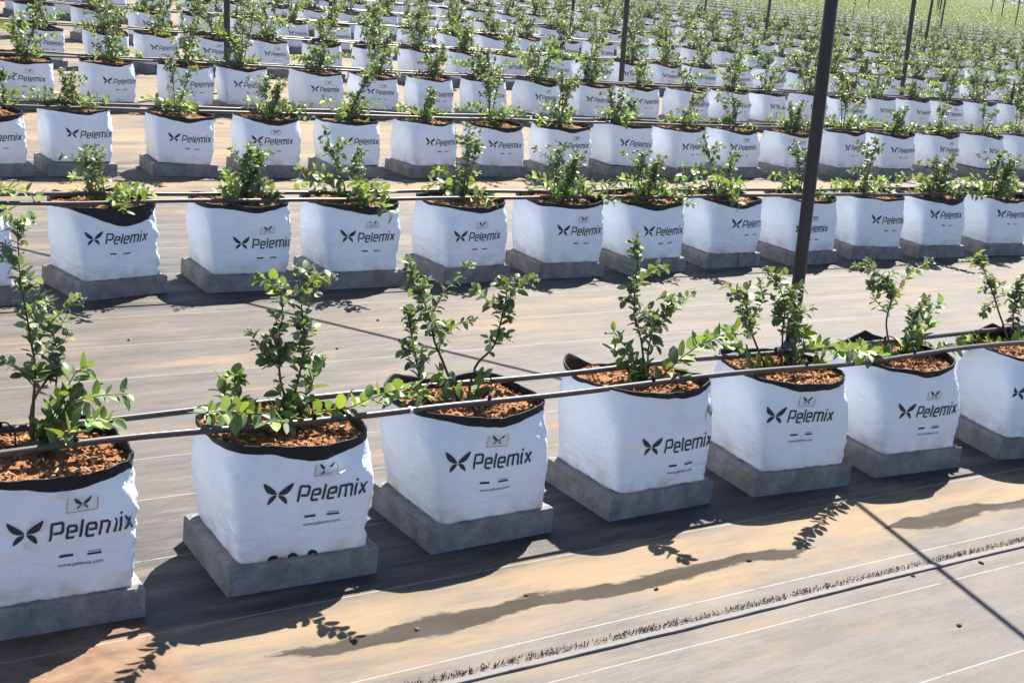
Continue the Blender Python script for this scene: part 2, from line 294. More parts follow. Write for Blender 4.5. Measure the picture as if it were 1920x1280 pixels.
class Bag:
    """outline of one bag: polar super-ellipse that loosens from a square foot to a rounded mouth"""
    def __init__(s, seed, **k):
        s.seed = seed; r = random.Random(seed)
        s.a0, s.b0 = 0.174, 0.158
        s.a1 = k.get('a1', r.uniform(0.195, 0.212)); s.b1 = k.get('b1', r.uniform(0.158, 0.172))
        s.cx = k.get('cx', r.uniform(-0.032, -0.014)); s.cyy = r.uniform(-0.006, 0.008)
        s.n1 = k.get('n1', r.uniform(2.7, 4.2))
        s.tilt = (k.get('tx', r.uniform(-0.035, 0.035)), k.get('ty', r.uniform(-0.05, 0.03)))
        s.peaks = k.get('peaks', [(r.uniform(0.4, 1.2), r.uniform(0.0, 0.022)), (r.uniform(1.9, 2.7), r.uniform(0.0, 0.025))])
        s.band = k.get('band', r.uniform(0.014, 0.030)) * 0.9; s.bvar = k.get('bvar', 0.024)
        s.wr = k.get('wr', r.uniform(0.6, 1.3)); s.bul = r.uniform(0.0, 0.006)
        s.cut = k.get('cut', 0.0); s.cut_at = k.get('cut_at', -1.8)
        s.tabs = {}; s.sag = k.get('sag', r.uniform(0.004, 0.013))
    def rimz(s, th):
        z = H + s.tilt[0] * 0.2 * math.cos(th) * 1.0 + s.tilt[1] * 0.2 * math.sin(th)
        z += 0.0045 * N(math.cos(th) * 1.7 + s.seed, math.sin(th) * 1.7) + 0.003 * N(math.cos(th) * 5 + s.seed, math.sin(th) * 5)
        z += s.sag * (0.5 - 1.5 * math.exp(-(((th + 1.5 + math.pi) % (2 * math.pi) - math.pi) / 0.62) ** 2))
        for a, h in s.peaks:
            d = abs((th - a + math.pi) % (2 * math.pi) - math.pi); z += h * max(0, 1 - d / 0.55)
        return z
    def r(s, th, v):
        q = sstep(0, 1, v) ** 0.9
        n = lerp(16.0, s.n1, sstep(0.05, 0.95, v) ** 0.8); a = lerp(s.a0, s.a1, q); b = lerp(s.b0, s.b1, q)
        c, d = abs(math.cos(th)), abs(math.sin(th))
        return 1.0 / ((c / a) ** n + (d / b) ** n) ** (1.0 / n)
    def p(s, th, v, off=0.0, disp=True):
        rr = s.r(th, v)
        c, d = math.cos(th), math.sin(th)
        if disp:
            e = min(1, v * 6 + 0.15)
            rr += s.bul * math.sin(math.pi * min(1, v)) 
            rr += e * 0.0065 * N(c * 2.1 + s.seed * 3.1, d * 2.1, v * 2.4)
            rr += e * 0.0024 * s.wr * N(c * 5.5 + s.seed + v * 4, d * 5.5 - v * 3, v * 10)
            dd = abs((th + 0.62 + math.pi) % (2 * math.pi) - math.pi)
            wq = math.exp(-(dd / 0.30) ** 2)
            rr += wq * 0.0070 * s.wr * N(s.seed * 2.0 + th * 3.5, v * 15 + th * 11, 3.0)
            dd = abs((th - 2.45 + math.pi) % (2 * math.pi) - math.pi)
            rr += math.exp(-(dd / 0.4) ** 2) * 0.0035 * N(s.seed + 9, v * 13, 1.0)
            rr += 0.004 * sstep(0.55, 1, v) * math.sin(th * 9 + s.seed) * N(c * 2, d * 2, s.seed)
        rr += off
        z = v * s.rimz(th)
        z += (1 - min(1, v * 7)) * 0.006 * max(0, N(c * 6 + s.seed, d * 6, 5))
        return Vector((s.cx * v + 0.002 + rr * c, s.cyy * v + rr * d, z))
    def _tab(s, v):
        k = round(v * 20)
        if k not in s.tabs:
            v_ = k / 20.0; th0 = -math.pi + math.atan2(s.b0, s.a0) - 0.02
            ths = [th0 + i * 0.03 for i in range(120)]
            pts = [s.p(t, v_) for t in ths]; L = [0.0]
            for i in range(1, len(pts)): L.append(L[-1] + (pts[i].xy - pts[i - 1].xy).length)
            s.tabs[k] = (ths, L)
        ths, L = s.tabs[k]; return ths, L
    def uv(s, u, z, off=0.0012):
        v = max(0.0, min(1.0, z / H))
        a = math.floor(v * 20) / 20.0; b = a + 0.05; t = (v - a) / 0.05
        r = []
        for q in (a, b):
            ths, L = s._tab(q); r.append(float(np.interp(u, L, ths)))
        return s.p(lerp(r[0], r[1], t), v, off)
    def bandh(s, th):
        b = s.band * (0.45 + 0.75 * math.exp(-(((th + 1.45 + math.pi) % (2 * math.pi) - math.pi) / 0.75) ** 2)) + 0.5 * s.bvar * N(math.cos(th) * 1.3 + s.seed * 5, math.sin(th) * 1.3, 8)
        b += s.cut * math.exp(-(((th - s.cut_at + math.pi) % (2 * math.pi) - math.pi) / 0.85) ** 4)
        return max(0.004, b)

def ring_mesh(name, rows, mat, mi_rows=None):
    mb = MB(); n = len(rows[0]); vs = [p for r in rows for p in r]; fs = []
    for j in range(len(rows) - 1):
        for i in range(n): fs.append((j * n + i, j * n + (i + 1) % n, (j + 1) * n + (i + 1) % n, (j + 1) * n + i))
    mb.add(vs, fs); return mb.mesh(name, mat)

def sleeve_mesh(b, n=144, m=46):
    ths = [2 * math.pi * i / n for i in range(n)]
    rows = [[Vector((0, 0, 0.001)) * 1 + b.p(t, 0, -0.02) for t in ths]]
    for j in range(m + 1):
        v = (j / m) ** 1.0; rows.append([b.p(t, v * 0.995) for t in ths])
    return ring_mesh('sleeve', rows, M['sleeve'])

def rim_mesh(b, n=144):
    ths = [2 * math.pi * i / n for i in range(n)]
    rows = []
    for k in range(6):
        q = k / 5.0
        rows.append([b.p(t, lerp(1 - b.bandh(t) / H, 1.0, q), 0.0013) for t in ths])
    rows.append([b.p(t, 1.0, 0.0015) + Vector((0, 0, 0.0022)) for t in ths])
    rows.append([b.p(t, 1.0, -0.0015) + Vector((0, 0, 0.0026)) for t in ths])
    rows.append([b.p(t, 1.0, -0.0045) for t in ths])
    for q in (0.95, 0.88, 0.80, 0.72): rows.append([b.p(t, q, -0.0055 - 0.003 * abs(N(t * 3, q * 9, b.seed))) for t in ths])
    return ring_mesh('rim', rows, M['black'])

CHIP = [(0.40, 0.18, 0.075), (0.50, 0.26, 0.115), (0.44, 0.20, 0.085), (0.22, 0.09, 0.038), (0.54, 0.35, 0.19), (0.12, 0.05, 0.025)]
def substrate_mesh(b, chips, seed, n=48, m=9):
    r = random.Random(seed); mb = MB(); vs = []; fs = []; cs = []
    vq = 0.915
    def z_at(th, q): return H - 0.020 + 0.010 * N(math.cos(th) * q * 3 + seed, math.sin(th) * q * 3, 2) + 0.006 * (1 - q)
    for j in range(m + 1):
        q = j / m
        for i in range(n):
            th = 2 * math.pi * i / n; e = b.p(th, vq, -0.004)
            vs.append(Vector((e.x * q, e.y * q, z_at(th, q) + 0.006 * N(e.x * q * 60, e.y * q * 60, seed))))
    for j in range(m):
        for i in range(n):
            a = j * n + i; bb = j * n + (i + 1) % n
            fs.append((a, bb, bb + n, a + n))
    mb.add(vs, fs, (0.26, 0.115, 0.05))
    for k in range(chips):
        th = r.uniform(0, 6.283); q = math.sqrt(r.random()) * 0.97
        e = b.p(th, vq, -0.006); c = Vector((e.x * q, e.y * q, z_at(th, q) + r.uniform(0.000, 0.007)))
        L = r.uniform(0.003, 0.010); W = L * r.uniform(0.25, 0.6); T = W * r.uniform(0.3, 0.8)
        m3 = Matrix.Rotation(r.uniform(0, 6.28), 3, 'Z') @ Matrix.Rotation(r.uniform(-0.7, 0.7), 3, 'Y') @ Matrix.Rotation(r.uniform(-0.6, 0.6), 3, 'X')
        pts = [c + m3 @ Vector((x * L, y * W, z * T)) for x, y, z in ((-1, -.7, -1), (1, -1, -1), (.9, .8, -1), (-1, 1, -1), (-.8, -.6, 1), (.8, -.7, .7), (.7, .9, 1), (-.9, .6, .8))]
        cc = r.choice(CHIP); g = r.uniform(0.75, 1.25); cc = tuple(x * g for x in cc)
        mb.add(pts, [(4, 5, 6, 7), (0, 1, 5, 4), (1, 2, 6, 5), (2, 3, 7, 6), (3, 0, 4, 7)], cc)
    return mb.mesh('substrate', M['chip'], smooth=False)

# ---- printing, laid on the curved front of a bag
def strip(b, pts, wd, off):
    """thick polyline with mitred corners, cut short enough to follow the cloth"""
    out = [Vector(pts[0])]
    for a, c in zip(pts[:-1], pts[1:]):
        a, c = Vector(a), Vector(c); k = max(1, int((c - a).length / 0.006))
        for i in range(1, k + 1): out.append(a.lerp(c, i / k))
    L = []; Rr = []
    for i, p in enumerate(out):
        d0 = (out[i] - out[i - 1]).normalized() if i else None
        d1 = (out[i + 1] - out[i]).normalized() if i < len(out) - 1 else None
        d = (d0 + d1).normalized() if d0 is not None and d1 is not None else (d0 or d1)
        nrm = Vector((-d.y, d.x)); k = wd / 2
        if d0 is not None and d1 is not None: k /= max(0.5, nrm.dot(Vector((-d0.y, d0.x))))
        L.append(p + nrm * k); Rr.append(p - nrm * k)
    vs = [b.uv(q.x, q.y, off) for q in L] + [b.uv(q.x, q.y, off) for q in Rr]; n = len(L)
    return vs, [(i, i + 1, n + i + 1, n + i) for i in range(n - 1)]

LET = {
    'P': ([[(0, 0), (0, 1), (.72, 1), (.84, .9), (.84, .5), (.74, .4), (.17, .4)]], 0.84),
    'e': ([[(.15, .37), (.66, .37), (.66, .62), (.56, .73), (.12, .73), (0, .62), (0, .11), (.11, 0), (.62, 0)]], 0.66),
    'l': ([[(0, -.02), (0, 1.04)]], 0.0),
    'm': ([[(0, -.05), (0, .73), (1.04, .73), (1.14, .63), (1.14, -.05)], [(.57, .68), (.57, -.05)]], 1.14),
    'i': ([[(0, -.05), (0, .78)], [(0, .92), (0, 1.06)]], 0.0),
    'x': ([[(0, 0), (.62, .73)], [(0, .73), (.62, 0)]], 0.62),
}
def petal(b, base, tip, wd, off, k=7):
    base, tip = Vector(base), Vector(tip); d = tip - base; nrm = Vector((-d.y, d.x)).normalized()
    pts = []
    for i in range(k + 1):
        t = i / k; p = base.lerp(tip, t) + nrm * wd * 0.18 * math.sin(math.pi * t)
        ww = wd * math.sin(math.pi * min(1, t * 0.93 + 0.02)) ** 0.75 * (1 - 0.25 * t)
        for q in (-0.5, 0, 0.5): pts.append(p + nrm * ww * q)
    vs = [b.uv(p.x, p.y, off) for p in pts]; fs = []
    for i in range(k):
        for j in range(2): a = i * 3 + j; fs.append((a, a + 1, a + 4, a + 3))
    return vs, fs
def butterfly(b, mb, cx, cz, s, off, m_up=0, m_low=0):
    g = 0.035 * s
    for sx in (-1, 1):
        sgn = 1 if sx < 0 else -1
        vs, fs = petal(b, (cx + sx * g, cz + g * 0.4), (cx + sx * 0.55 * s, cz + 0.44 * s), 0.26 * s * sgn, off); mb.add(vs, fs, mi=m_up)
        vs, fs = petal(b, (cx + sx * g, cz - g * 0.8), (cx + sx * 0.36 * s, cz - 0.34 * s), -0.20 * s * sgn, off); mb.add(vs, fs, mi=m_low)

def logo_mesh(b, u0=0.118, z0=0.168, fine=True):
    mb = MB(); off = 0.0018
    butterfly(b, mb, u0 + 0.036, z0, 0.068, off)
    x = u0 + 0.088; ch = 0.040; st = 0.0060
    for ch_i, c in enumerate('Pelemix'):
        paths, wd = LET[c]; kx = 0.0292
        for k, pth in enumerate(paths):
            pp = [(x + q[0] * kx + q[1] * ch * 0.12, z0 - 0.021 + q[1] * ch) for q in pth]
            vs, fs = strip(b, pp, st, off + 0.0003 * k); mb.add(vs, fs)
        x += wd * kx + st + (0.0052 if c not in 'il' else 0.0058)
    return mb.mesh('printed_logo', M['ink'])

_font = {}
def text_polys(s):
    if s in _font: return _font[s]
    cu = bpy.data.curves.new('t', 'FONT'); cu.body = s; cu.size = 1.0
    o = bpy.data.objects.new('t', cu); COL.objects.link(o)
    dg = bpy.context.evaluated_depsgraph_get(); me = o.evaluated_get(dg).to_mesh()
    v = [(p.co.x, p.co.y) for p in me.vertices]; f = [tuple(q.vertices) for q in me.polygons]
    o.evaluated_get(dg).to_mesh_clear(); bpy.data.objects.remove(o); bpy.data.curves.remove(cu)
    _font[s] = (v, f); return v, f

def marks_mesh(b, u0=0.118, fine=True, dz=0.0):
    mb = MB(); off = 0.0018
    x1, x2 = u0 + 0.108, u0 + 0.168
    for xa, z, wd, hh in ((x1, 0.103, 0.030, 0.0062), (x2, 0.102, 0.031, 0.0048)):
        vs, fs = strip(b, [(xa, z + dz), (xa + wd, z + dz)], hh, off); mb.add(vs, fs)
    if fine:
        v, f = text_polys('www.pelemix.com')
        wdt = max(p[0] for p in v); k = 0.098 / wdt
        mb.add([b.uv(x1 - 0.004 + p[0] * k, 0.077 + dz + p[1] * k, off) for p in v], f)
        for i in range(5):
            vs, fs = strip(b, [(x2 + 0.002 + i * 0.006, 0.1085 + dz), (x2 + 0.0055 + i * 0.006, 0.1085 + dz)], 0.0022, off); mb.add(vs, fs)
    return mb.mesh('fine_print', M['ink'])

def emblem_mesh(b, u=0.245, z=0.226, style=0):
    mb = MB(); off = 0.0010; w2, h2 = 0.033, 0.016
    if style == 2: w2, h2 = 0.030, 0.014
    vs, fs = strip(b, [(u - w2, z), (u + w2, z)], h2 * 2, off); mb.add(vs, fs, mi=2)
    for pth in ([(u - w2, z - h2), (u + w2, z - h2)], [(u - w2, z - h2), (u - w2, z + h2)], [(u + w2, z - h2), (u + w2, z + h2 * 0.6)]):
        vs, fs = strip(b, pth, 0.0018, off + 0.0003); mb.add(vs, fs, mi=3)
    butterfly(b, mb, u, z + 0.001, 0.034, off + 0.0006, 0, 1)
    return mb.mesh('emblem_patch', [M['ink'], M['teal'], M['patch'], M['tan']])

def flap_mesh(b, u=0.245, z=0.226):
    """torn tongue of film, hinged at its foot and standing off the bag"""
    mb = MB(); vs = []; k = 6
    for j in range(4):
        q = j / 3.0
        for i in range(k + 1):
            t = i / k - 0.5
            ww = 0.055 * (1 - 0.55 * q)
            vs.append(b.uv(u + t * ww + 0.010 * q, z - 0.012 + 0.018 * q + 0.003 * math.sin(i * 2.1), 0.002 + 0.036 * q ** 0.8 * (0.7 + 0.3 * math.cos(t * 3))))
    fs = [(j * (k + 1) + i, j * (k + 1) + i + 1, (j + 1) * (k + 1) + i + 1, (j + 1) * (k + 1) + i) for j in range(3) for i in range(k)]
    mb.add(vs, fs); return mb.mesh('torn_flap', M['sleeve'])

def hole_mesh(b, u):
    mb = MB(); c = b.uv(u, 0.002, 0.0020); vs = [c]; k = 12
    for i in range(k + 1):
        a = math.pi * i / k; vs.append(b.uv(u + 0.0135 * math.cos(a), 0.0005 + 0.0125 * math.sin(a), 0.0020))
    mb.add(vs, [(0, i, i + 1) for i in range(1, k + 1)]); return mb.mesh('drain_hole', M['black'])

def stain_mesh(b, u, z, su, sz, seed):
    mb = MB(); r = random.Random(seed); k = 18; vs = [b.uv(u, z, 0.0008)]
    for i in range(k):
        a = 2 * math.pi * i / k; q = r.uniform(0.55, 1.0); vs.append(b.uv(u + su * q * math.cos(a), z + sz * q * math.sin(a), 0.0008))
    mb.add(vs, [(0, 1 + i, 1 + (i + 1) % k) for i in range(k)]); return mb.mesh('mud_stain', M['patch'])

# a plain flat board of damp-stained concrete, chipped along its top edges
def pad_mesh(seed, split=None, wx=0.20, wy=0.166):
    mb = MB(); r = random.Random(seed)
    def block(x0, x1):
        nx, ny, nz = max(6, int((x1 - x0) / 0.012)), 26, 7
        rows = []
        def pt(x, y, z):
            # distance to the top edge: chips and worn arris
            ex = min(x - x0, x1 - x); ey = min(y + wy, wy - y); ez = PAD_H - z
            e = min(ex, ey)
            ch = 0.004 + 0.010 * max(0, N(x * 14 + seed, y * 14, 3) - 0.12) + 0.003 * N(x * 50, y * 50, seed)
            dz = max(0, ch - e) if ez < 0.001 else 0
            px = 0.0016 * N(x * 30 + seed, y * 30, z * 30) ; py = 0.0016 * N(x * 30, y * 30 + seed, z * 30)
            k = max(0, ch - ez) * 0.5
            if ex < 1e-6: px += (k if x < (x0 + x1) / 2 else -k)
            if ey < 1e-6: py += (k if y < 0 else -k)
            return Vector((x + px, y + py, max(0.0005, z - dz)))
        def face(o, du, dv, nu, nv):
            vs = [pt(*(Vector(o) + Vector(du) * (i / nu) + Vector(dv) * (j / nv))) for j in range(nv + 1) for i in range(nu + 1)]
            fs = [(j * (nu + 1) + i, j * (nu + 1) + i + 1, (j + 1) * (nu + 1) + i + 1, (j + 1) * (nu + 1) + i) for j in range(nv) for i in range(nu)]
            mb.add(vs, fs)
        w_ = x1 - x0; d = 2 * wy; h = PAD_H
        face((x0, -wy, h), (w_, 0, 0), (0, d, 0), nx, ny)
        face((x0, -wy, 0), (w_, 0, 0), (0, 0, h), nx, nz)
        face((x1, wy, 0), (-w_, 0, 0), (0, 0, h), nx, nz)
        face((x0, wy, 0), (0, -d, 0), (0, 0, h), ny, nz)
        face((x1, -wy, 0), (0, d, 0), (0, 0, h), ny, nz)
    if split is None: block(-wx, wx)
    else: block(-wx, split - 0.003); block(split + 0.003, wx)
    return mb.mesh('concrete_slab', M['concrete'], smooth=False)

# ---------------------------------------------------------------- plants
FRESH = [(0.105, 0.20, 0.026), (0.060, 0.135, 0.035), (0.22, 0.29, 0.024), (0.042, 0.105, 0.032), (0.12, 0.215, 0.085), (0.17, 0.25, 0.05)]
DUSTY = [(0.045, 0.085, 0.045), (0.075, 0.115, 0.070), (0.115, 0.150, 0.095), (0.022, 0.048, 0.028), (0.18, 0.205, 0.135), (0.030, 0.065, 0.045), (0.055, 0.095, 0.045)]
PALE = [(0.30, 0.34, 0.20), (0.38, 0.39, 0.27), (0.27, 0.33, 0.15), (0.36, 0.25, 0.19)]

def leaf(mb, base, d, nrm, L, W, col, lod=0, fold=0.25, droop=0.15):
    d = d.normalized(); s = d.cross(nrm)
    if s.length < 1e-4: s = d.cross(Vector((0.3, 0.2, 1)))
    s.normalize(); n = s.cross(d).normalized()
    if lod:
        mb.add([base, base + d * L * 0.5 + s * W * 0.5 + n * W * fold * 0.3, base + d * L - n * L * droop, base + d * L * 0.5 - s * W * 0.5 + n * W * fold * 0.3], [(0, 1, 2), (0, 2, 3)], col); return
    vs = [base]
    for t, w_ in ((0.18, 0.74), (0.48, 1.0), (0.80, 0.68)):
        c = base + d * L * t - n * L * droop * t * t
        h = n * (W * 0.5 * w_ * fold)
        vs += [c - s * W * 0.5 * w_ + h, c, c + s * W * 0.5 * w_ + h]
    vs.append(base + d * L - n * L * droop)
    mb.add(vs, [(0, 2, 1), (0, 3, 2), (1, 2, 5, 4), (2, 3, 6, 5), (4, 5, 8, 7), (5, 6, 9, 8), (7, 8, 10), (8, 9, 10)], col)

def smooth_path(pts, k=4):
    P = [Vector(p) for p in pts]
    if len(P) < 3: return P[:1] + [P[0].lerp(P[-1], i / k) for i in range(1, k + 1)]
    out = []
    for i in range(len(P) - 1):
        p0 = P[max(0, i - 1)]; p1 = P[i]; p2 = P[i + 1]; p3 = P[min(len(P) - 1, i + 2)]
        for j in range(k):
            t = j / k
            out.append(0.5 * ((2 * p1) + (p2 - p0) * t + (2 * p0 - 5 * p1 + 4 * p2 - p3) * t * t + (3 * p1 - p0 - 3 * p2 + p3) * t ** 3))
    out.append(P[-1]); return out

def tube(mb, pts, r0, r1, n=6, col=(1, 1, 1)):
    vs = []; m = len(pts)
    for i, p in enumerate(pts):
        d = (pts[min(m - 1, i + 1)] - pts[max(0, i - 1)]).normalized()
        a = d.cross(Vector((0.31, 0.17, 0.93)) if abs(d.z) < 0.9 else Vector((1, 0.1, 0))).normalized(); b = d.cross(a)
        r = lerp(r0, r1, i / max(1, m - 1))
        for k in range(n):
            an = 2 * math.pi * k / n; vs.append(p + a * r * math.cos(an) + b * r * math.sin(an))
    fs = [(i * n + k, i * n + (k + 1) % n, (i + 1) * n + (k + 1) % n, (i + 1) * n + k) for i in range(m - 1) for k in range(n)]
    fs.append(tuple(range(n))[::-1]); fs.append(tuple((m - 1) * n + k for k in range(n)))
    mb.add(vs, fs, col)

def bud(mb, c, d, L, R, col, mi=1):
    d = d.normalized(); a = d.cross(Vector((0.3, 0.5, 0.8))).normalized(); b = d.cross(a)
    vs = [c - d * L * 0.5]
    for z, q in ((-0.2, 1.0), (0.25, 0.85)):
        for k in range(5): an = 2 * math.pi * k / 5; vs.append(c + d * L * z + (a * math.cos(an) + b * math.sin(an)) * R * q)
    vs.append(c + d * L * 0.5)
    fs = [(0, 1 + (k + 1) % 5, 1 + k) for k in range(5)] + [(1 + k, 1 + (k + 1) % 5, 6 + (k + 1) % 5, 6 + k) for k in range(5)] + [(6 + k, 6 + (k + 1) % 5, 11) for k in range(5)]
    mb.add(vs, fs, col, mi)

def rdir(r, up=0.0):
    v = Vector((r.gauss(0, 1), r.gauss(0, 1), r.gauss(0, 1) + up)); return v.normalized()

def dress(paths, seed, lod=0, lush=1.0, big=1.0):
    """paths: (kind, points). Returns stem, leaf and bud builders."""
    r = random.Random(seed); st, lf = MB(), MB(); bu = lf
    barkc = (0.075, 0.045, 0.03); greenst = (0.11, 0.11, 0.04)
    ph = r.uniform(0, 6)
    def along(P, t):
        f = t * (len(P) - 1); i = min(len(P) - 2, int(f)); return P[i].lerp(P[i + 1], f - i), (P[i + 1] - P[i]).normalized()
    def spray(P, kind, dens):
        nonlocal ph
        L = sum((P[i + 1] - P[i]).length for i in range(len(P) - 1))
        sp_ = {'c': 0.0100, 't': 0.0095, 's': 0.0125, 'w': 0.0090}[kind] * (2.0 if lod else 1.0) / dens
        n = max(2, int(L / sp_)); t0 = {'c': 0.30, 't': 0.12, 's': 0.10, 'w': 0.15}[kind]
        for i in range(n):
            t = t0 + (1 - t0) * (i + r.random() * 0.6) / n
            if kind == 'c' and r.random() > 0.25 + t: continue
            p, d = along(P, min(0.999, t)); ph += 2.4 + r.gauss(0, 0.35)
            a = d.cross(Vector((0.2, 0.1, 1)) if abs(d.z) < 0.95 else Vector((1, 0, 0))).normalized(); b = d.cross(a)
            side = a * math.cos(ph) + b * math.sin(ph)
            if kind == 's':
                ld = side * 1.0 + d * 0.55 + Vector((0, 0, 0.25)); Ls = big * r.uniform(0.038, 0.068) * (1 - 0.35 * t); W = Ls * r.uniform(0.50, 0.66)
                col = r.choice(FRESH) if r.random() < 0.45 + 0.5 * t else r.choice(DUSTY)
            else:
                ld = side * 1.0 + d * 0.45 + Vector((0, 0, 0.12)); Ls = r.uniform(0.018, 0.038) * (1.1 - 0.3 * t); W = Ls * r.uniform(0.60, 0.80)
                q = r.random(); col = r.choice(DUSTY) if q < 0.80 - 0.15 * t else (r.choice(FRESH) if q < (0.93 if not lod else 0.86) else r.choice(PALE))
            if lod: Ls *= 1.4; W *= 1.35
            nrm = (Vector((0, 0, 1)) + rdir(r) * 0.55).normalized()
            leaf(lf, p + side * 0.002, ld + rdir(r) * 0.25, nrm, Ls, W, col, lod, r.uniform(0.1, 0.5), r.uniform(-0.05, 0.35))
        return L
    def tip(P, k):
        p, d = along(P, 0.999)
        for i in range(k):
            q = p + rdir(r, 0.6) * r.uniform(0.002, 0.015)
            c = r.choice(PALE) if r.random() < 0.8 else (0.16, 0.24, 0.08)
            bud(bu, q, rdir(r, 0.4), r.uniform(0.005, 0.009) * (1.5 if lod else 1), r.uniform(0.002, 0.0034) * (1.5 if lod else 1), c)
        for i in range(4 if not lod else 2):
            leaf(lf, p, d + rdir(r) * 0.9, rdir(r, 1), r.uniform(0.013, 0.024) * (1.4 if lod else 1), r.uniform(0.006, 0.011) * (1.4 if lod else 1), r.choice(DUSTY + PALE[:2]), lod)
    for kind, pts in paths:
        P = smooth_path(pts, 3 if lod else 5)
        if not lod: P = [p + Vector((N(p.z * 20, seed, i), N(seed, p.z * 20, i), 0)) * 0.003 for i, p in enumerate(P)]
        r0 = {'c': 0.0042, 't': 0.0018, 's': 0.0022}[kind]
        tube(st, P, r0, 0.0011, 4 if lod else 6, barkc if kind == 'c' else greenst)
        spray(P, kind, lush)
        if kind == 'c':
            k = int(9 * lush) if not lod else 5
            for i in range(k):
                t = r.uniform(0.42, 1.0); p, d = along(P, min(0.99, t))
                e = p + (rdir(r, 0.55) * r.uniform(0.025, 0.06)); m_ = (p + e) / 2 + Vector((0, 0, -0.004))
                Q = smooth_path([p, m_, e], 2); tube(st, Q, 0.0013, 0.0008, 4, greenst); spray(Q, 'w', lush)
                if r.random() < 0.55: tip(Q, 7 if not lod else 3)
            tip(P, 12 if not lod else 5)
        if kind == 't': tip(P, 10 if not lod else 4)
    return st, lf, bu

def random_plant(seed, hgt=0.34, lod=0, lush=1.0, canes=3, spread=1.0):
    """a young bush with its foot at z = 0"""
    r = random.Random(seed); paths = []
    for i in range(canes):
        a = r.uniform(0, 6.28); o = Vector((math.cos(a), math.sin(a), 0)); h = hgt * r.uniform(0.65, 1.1) if i else hgt
        b = o * r.uniform(0.004, 0.02); lean = r.uniform(0.10, 0.60) * h
        pts = [b + Vector((0, 0, -0.03)), b + o * lean * 0.25 + Vector((0, 0, h * 0.33)), b + o * lean * 0.7 + Vector((0, 0, h * 0.68)), b + o * lean + Vector((r.uniform(-.02, .02), r.uniform(-.02, .02), h))]
        paths.append(('c', pts))
        for k in range(2 if not lod else 1):
            t = r.choice((2, 2, 1)); a2 = r.uniform(0, 6.28); o2 = Vector((math.cos(a2), math.sin(a2), 0)); q = pts[t]
            paths.append(('t', [q, q + o2 * 0.03 + Vector((0, 0, 0.03)), q + o2 * r.uniform(0.06, 0.12) + Vector((0, 0, r.uniform(0.03, 0.09)))]))
    for i in range(9 if not lod else 7):
        a = r.uniform(0, 6.28); o = Vector((math.cos(a) * 1.25, math.sin(a) * 0.8, 0)); L = r.uniform(0.10, 0.25) * spread; up = r.uniform(0.01, 0.11) if spread == 1.0 else r.uniform(0.02, 0.28)
        b = o * 0.015
        paths.append(('s', [b + Vector((0, 0, -0.02)), b + o * L * 0.45 + Vector((0, 0, up * 0.75 + 0.03)), b + o * L + Vector((0, 0, up))]))
    return dress(paths, seed, lod, lush)
def ORD(n):
    base = ['zeroth', 'first', 'second', 'third', 'fourth', 'fifth', 'sixth', 'seventh', 'eighth', 'ninth', 'tenth', 'eleventh', 'twelfth', 'thirteenth', 'fourteenth', 'fifteenth', 'sixteenth', 'seventeenth', 'eighteenth', 'nineteenth']
    if n < 20: return base[n]
    tens = {2: 'twent', 3: 'thirt', 4: 'fort', 5: 'fift', 6: 'sixt', 7: 'sevent'}[n // 10]
    return tens + 'ieth' if n % 10 == 0 else tens + 'y-' + base[n % 10]

def proj(X):
    d = Vector(X) - CP; z = d.dot(CF)
    return (960 + FPX * d.dot(CR) / z, 640 - FPX * d.dot(CU) / z) if z > 0.1 else (-9999, -9999)

def rowx(row):
    """x of every bag of a row that reaches into the picture (hand-measured near, even spacing far)"""
    if row == 0: return [0.793, 1.403, 1.983, 2.591, 3.177, 3.721, 4.354]
    if row == 1: return [1.158, 1.759, 2.353, 2.886, 3.486, 4.071, 4.625, 5.213, 5.815, 6.420, 6.970, 7.580]
    if row == 2: return [1.864, 2.372, 3.002, 3.570, 4.148, 4.736, 5.323, 5.872, 6.477, 7.015, 7.592, 8.217, 8.850, 9.421, 10.04, 10.70, 11.27]
    r = random.Random(row * 7 + 1)
    st = {3: [2.733, 3.347, 3.964, 4.463, 5.136, 5.697, 6.251, 6.817, 7.414, 8.043, 8.639], 4: [3.508, 4.129, 4.635]}.get(row)
    Y = Y0 + S * row
    xs = list(st) if st else [0.255 * Y - 0.6 + r.uniform(0, 0.5)]
    while xs[-1] < 1.60 * Y + 2: xs.append(xs[-1] + 0.59 + r.uniform(-0.045, 0.045))
    out = []
    for x in xs:
        a = proj((x - 0.2, Y, 0.37)); b = proj((x + 0.2, Y, 0.37)); c = proj((x, Y, 0.0)); d = proj((x, Y, 0.6))
        if b[0] > -5 and a[0] < 1925 and c[1] > -5: out.append(x)
    return out

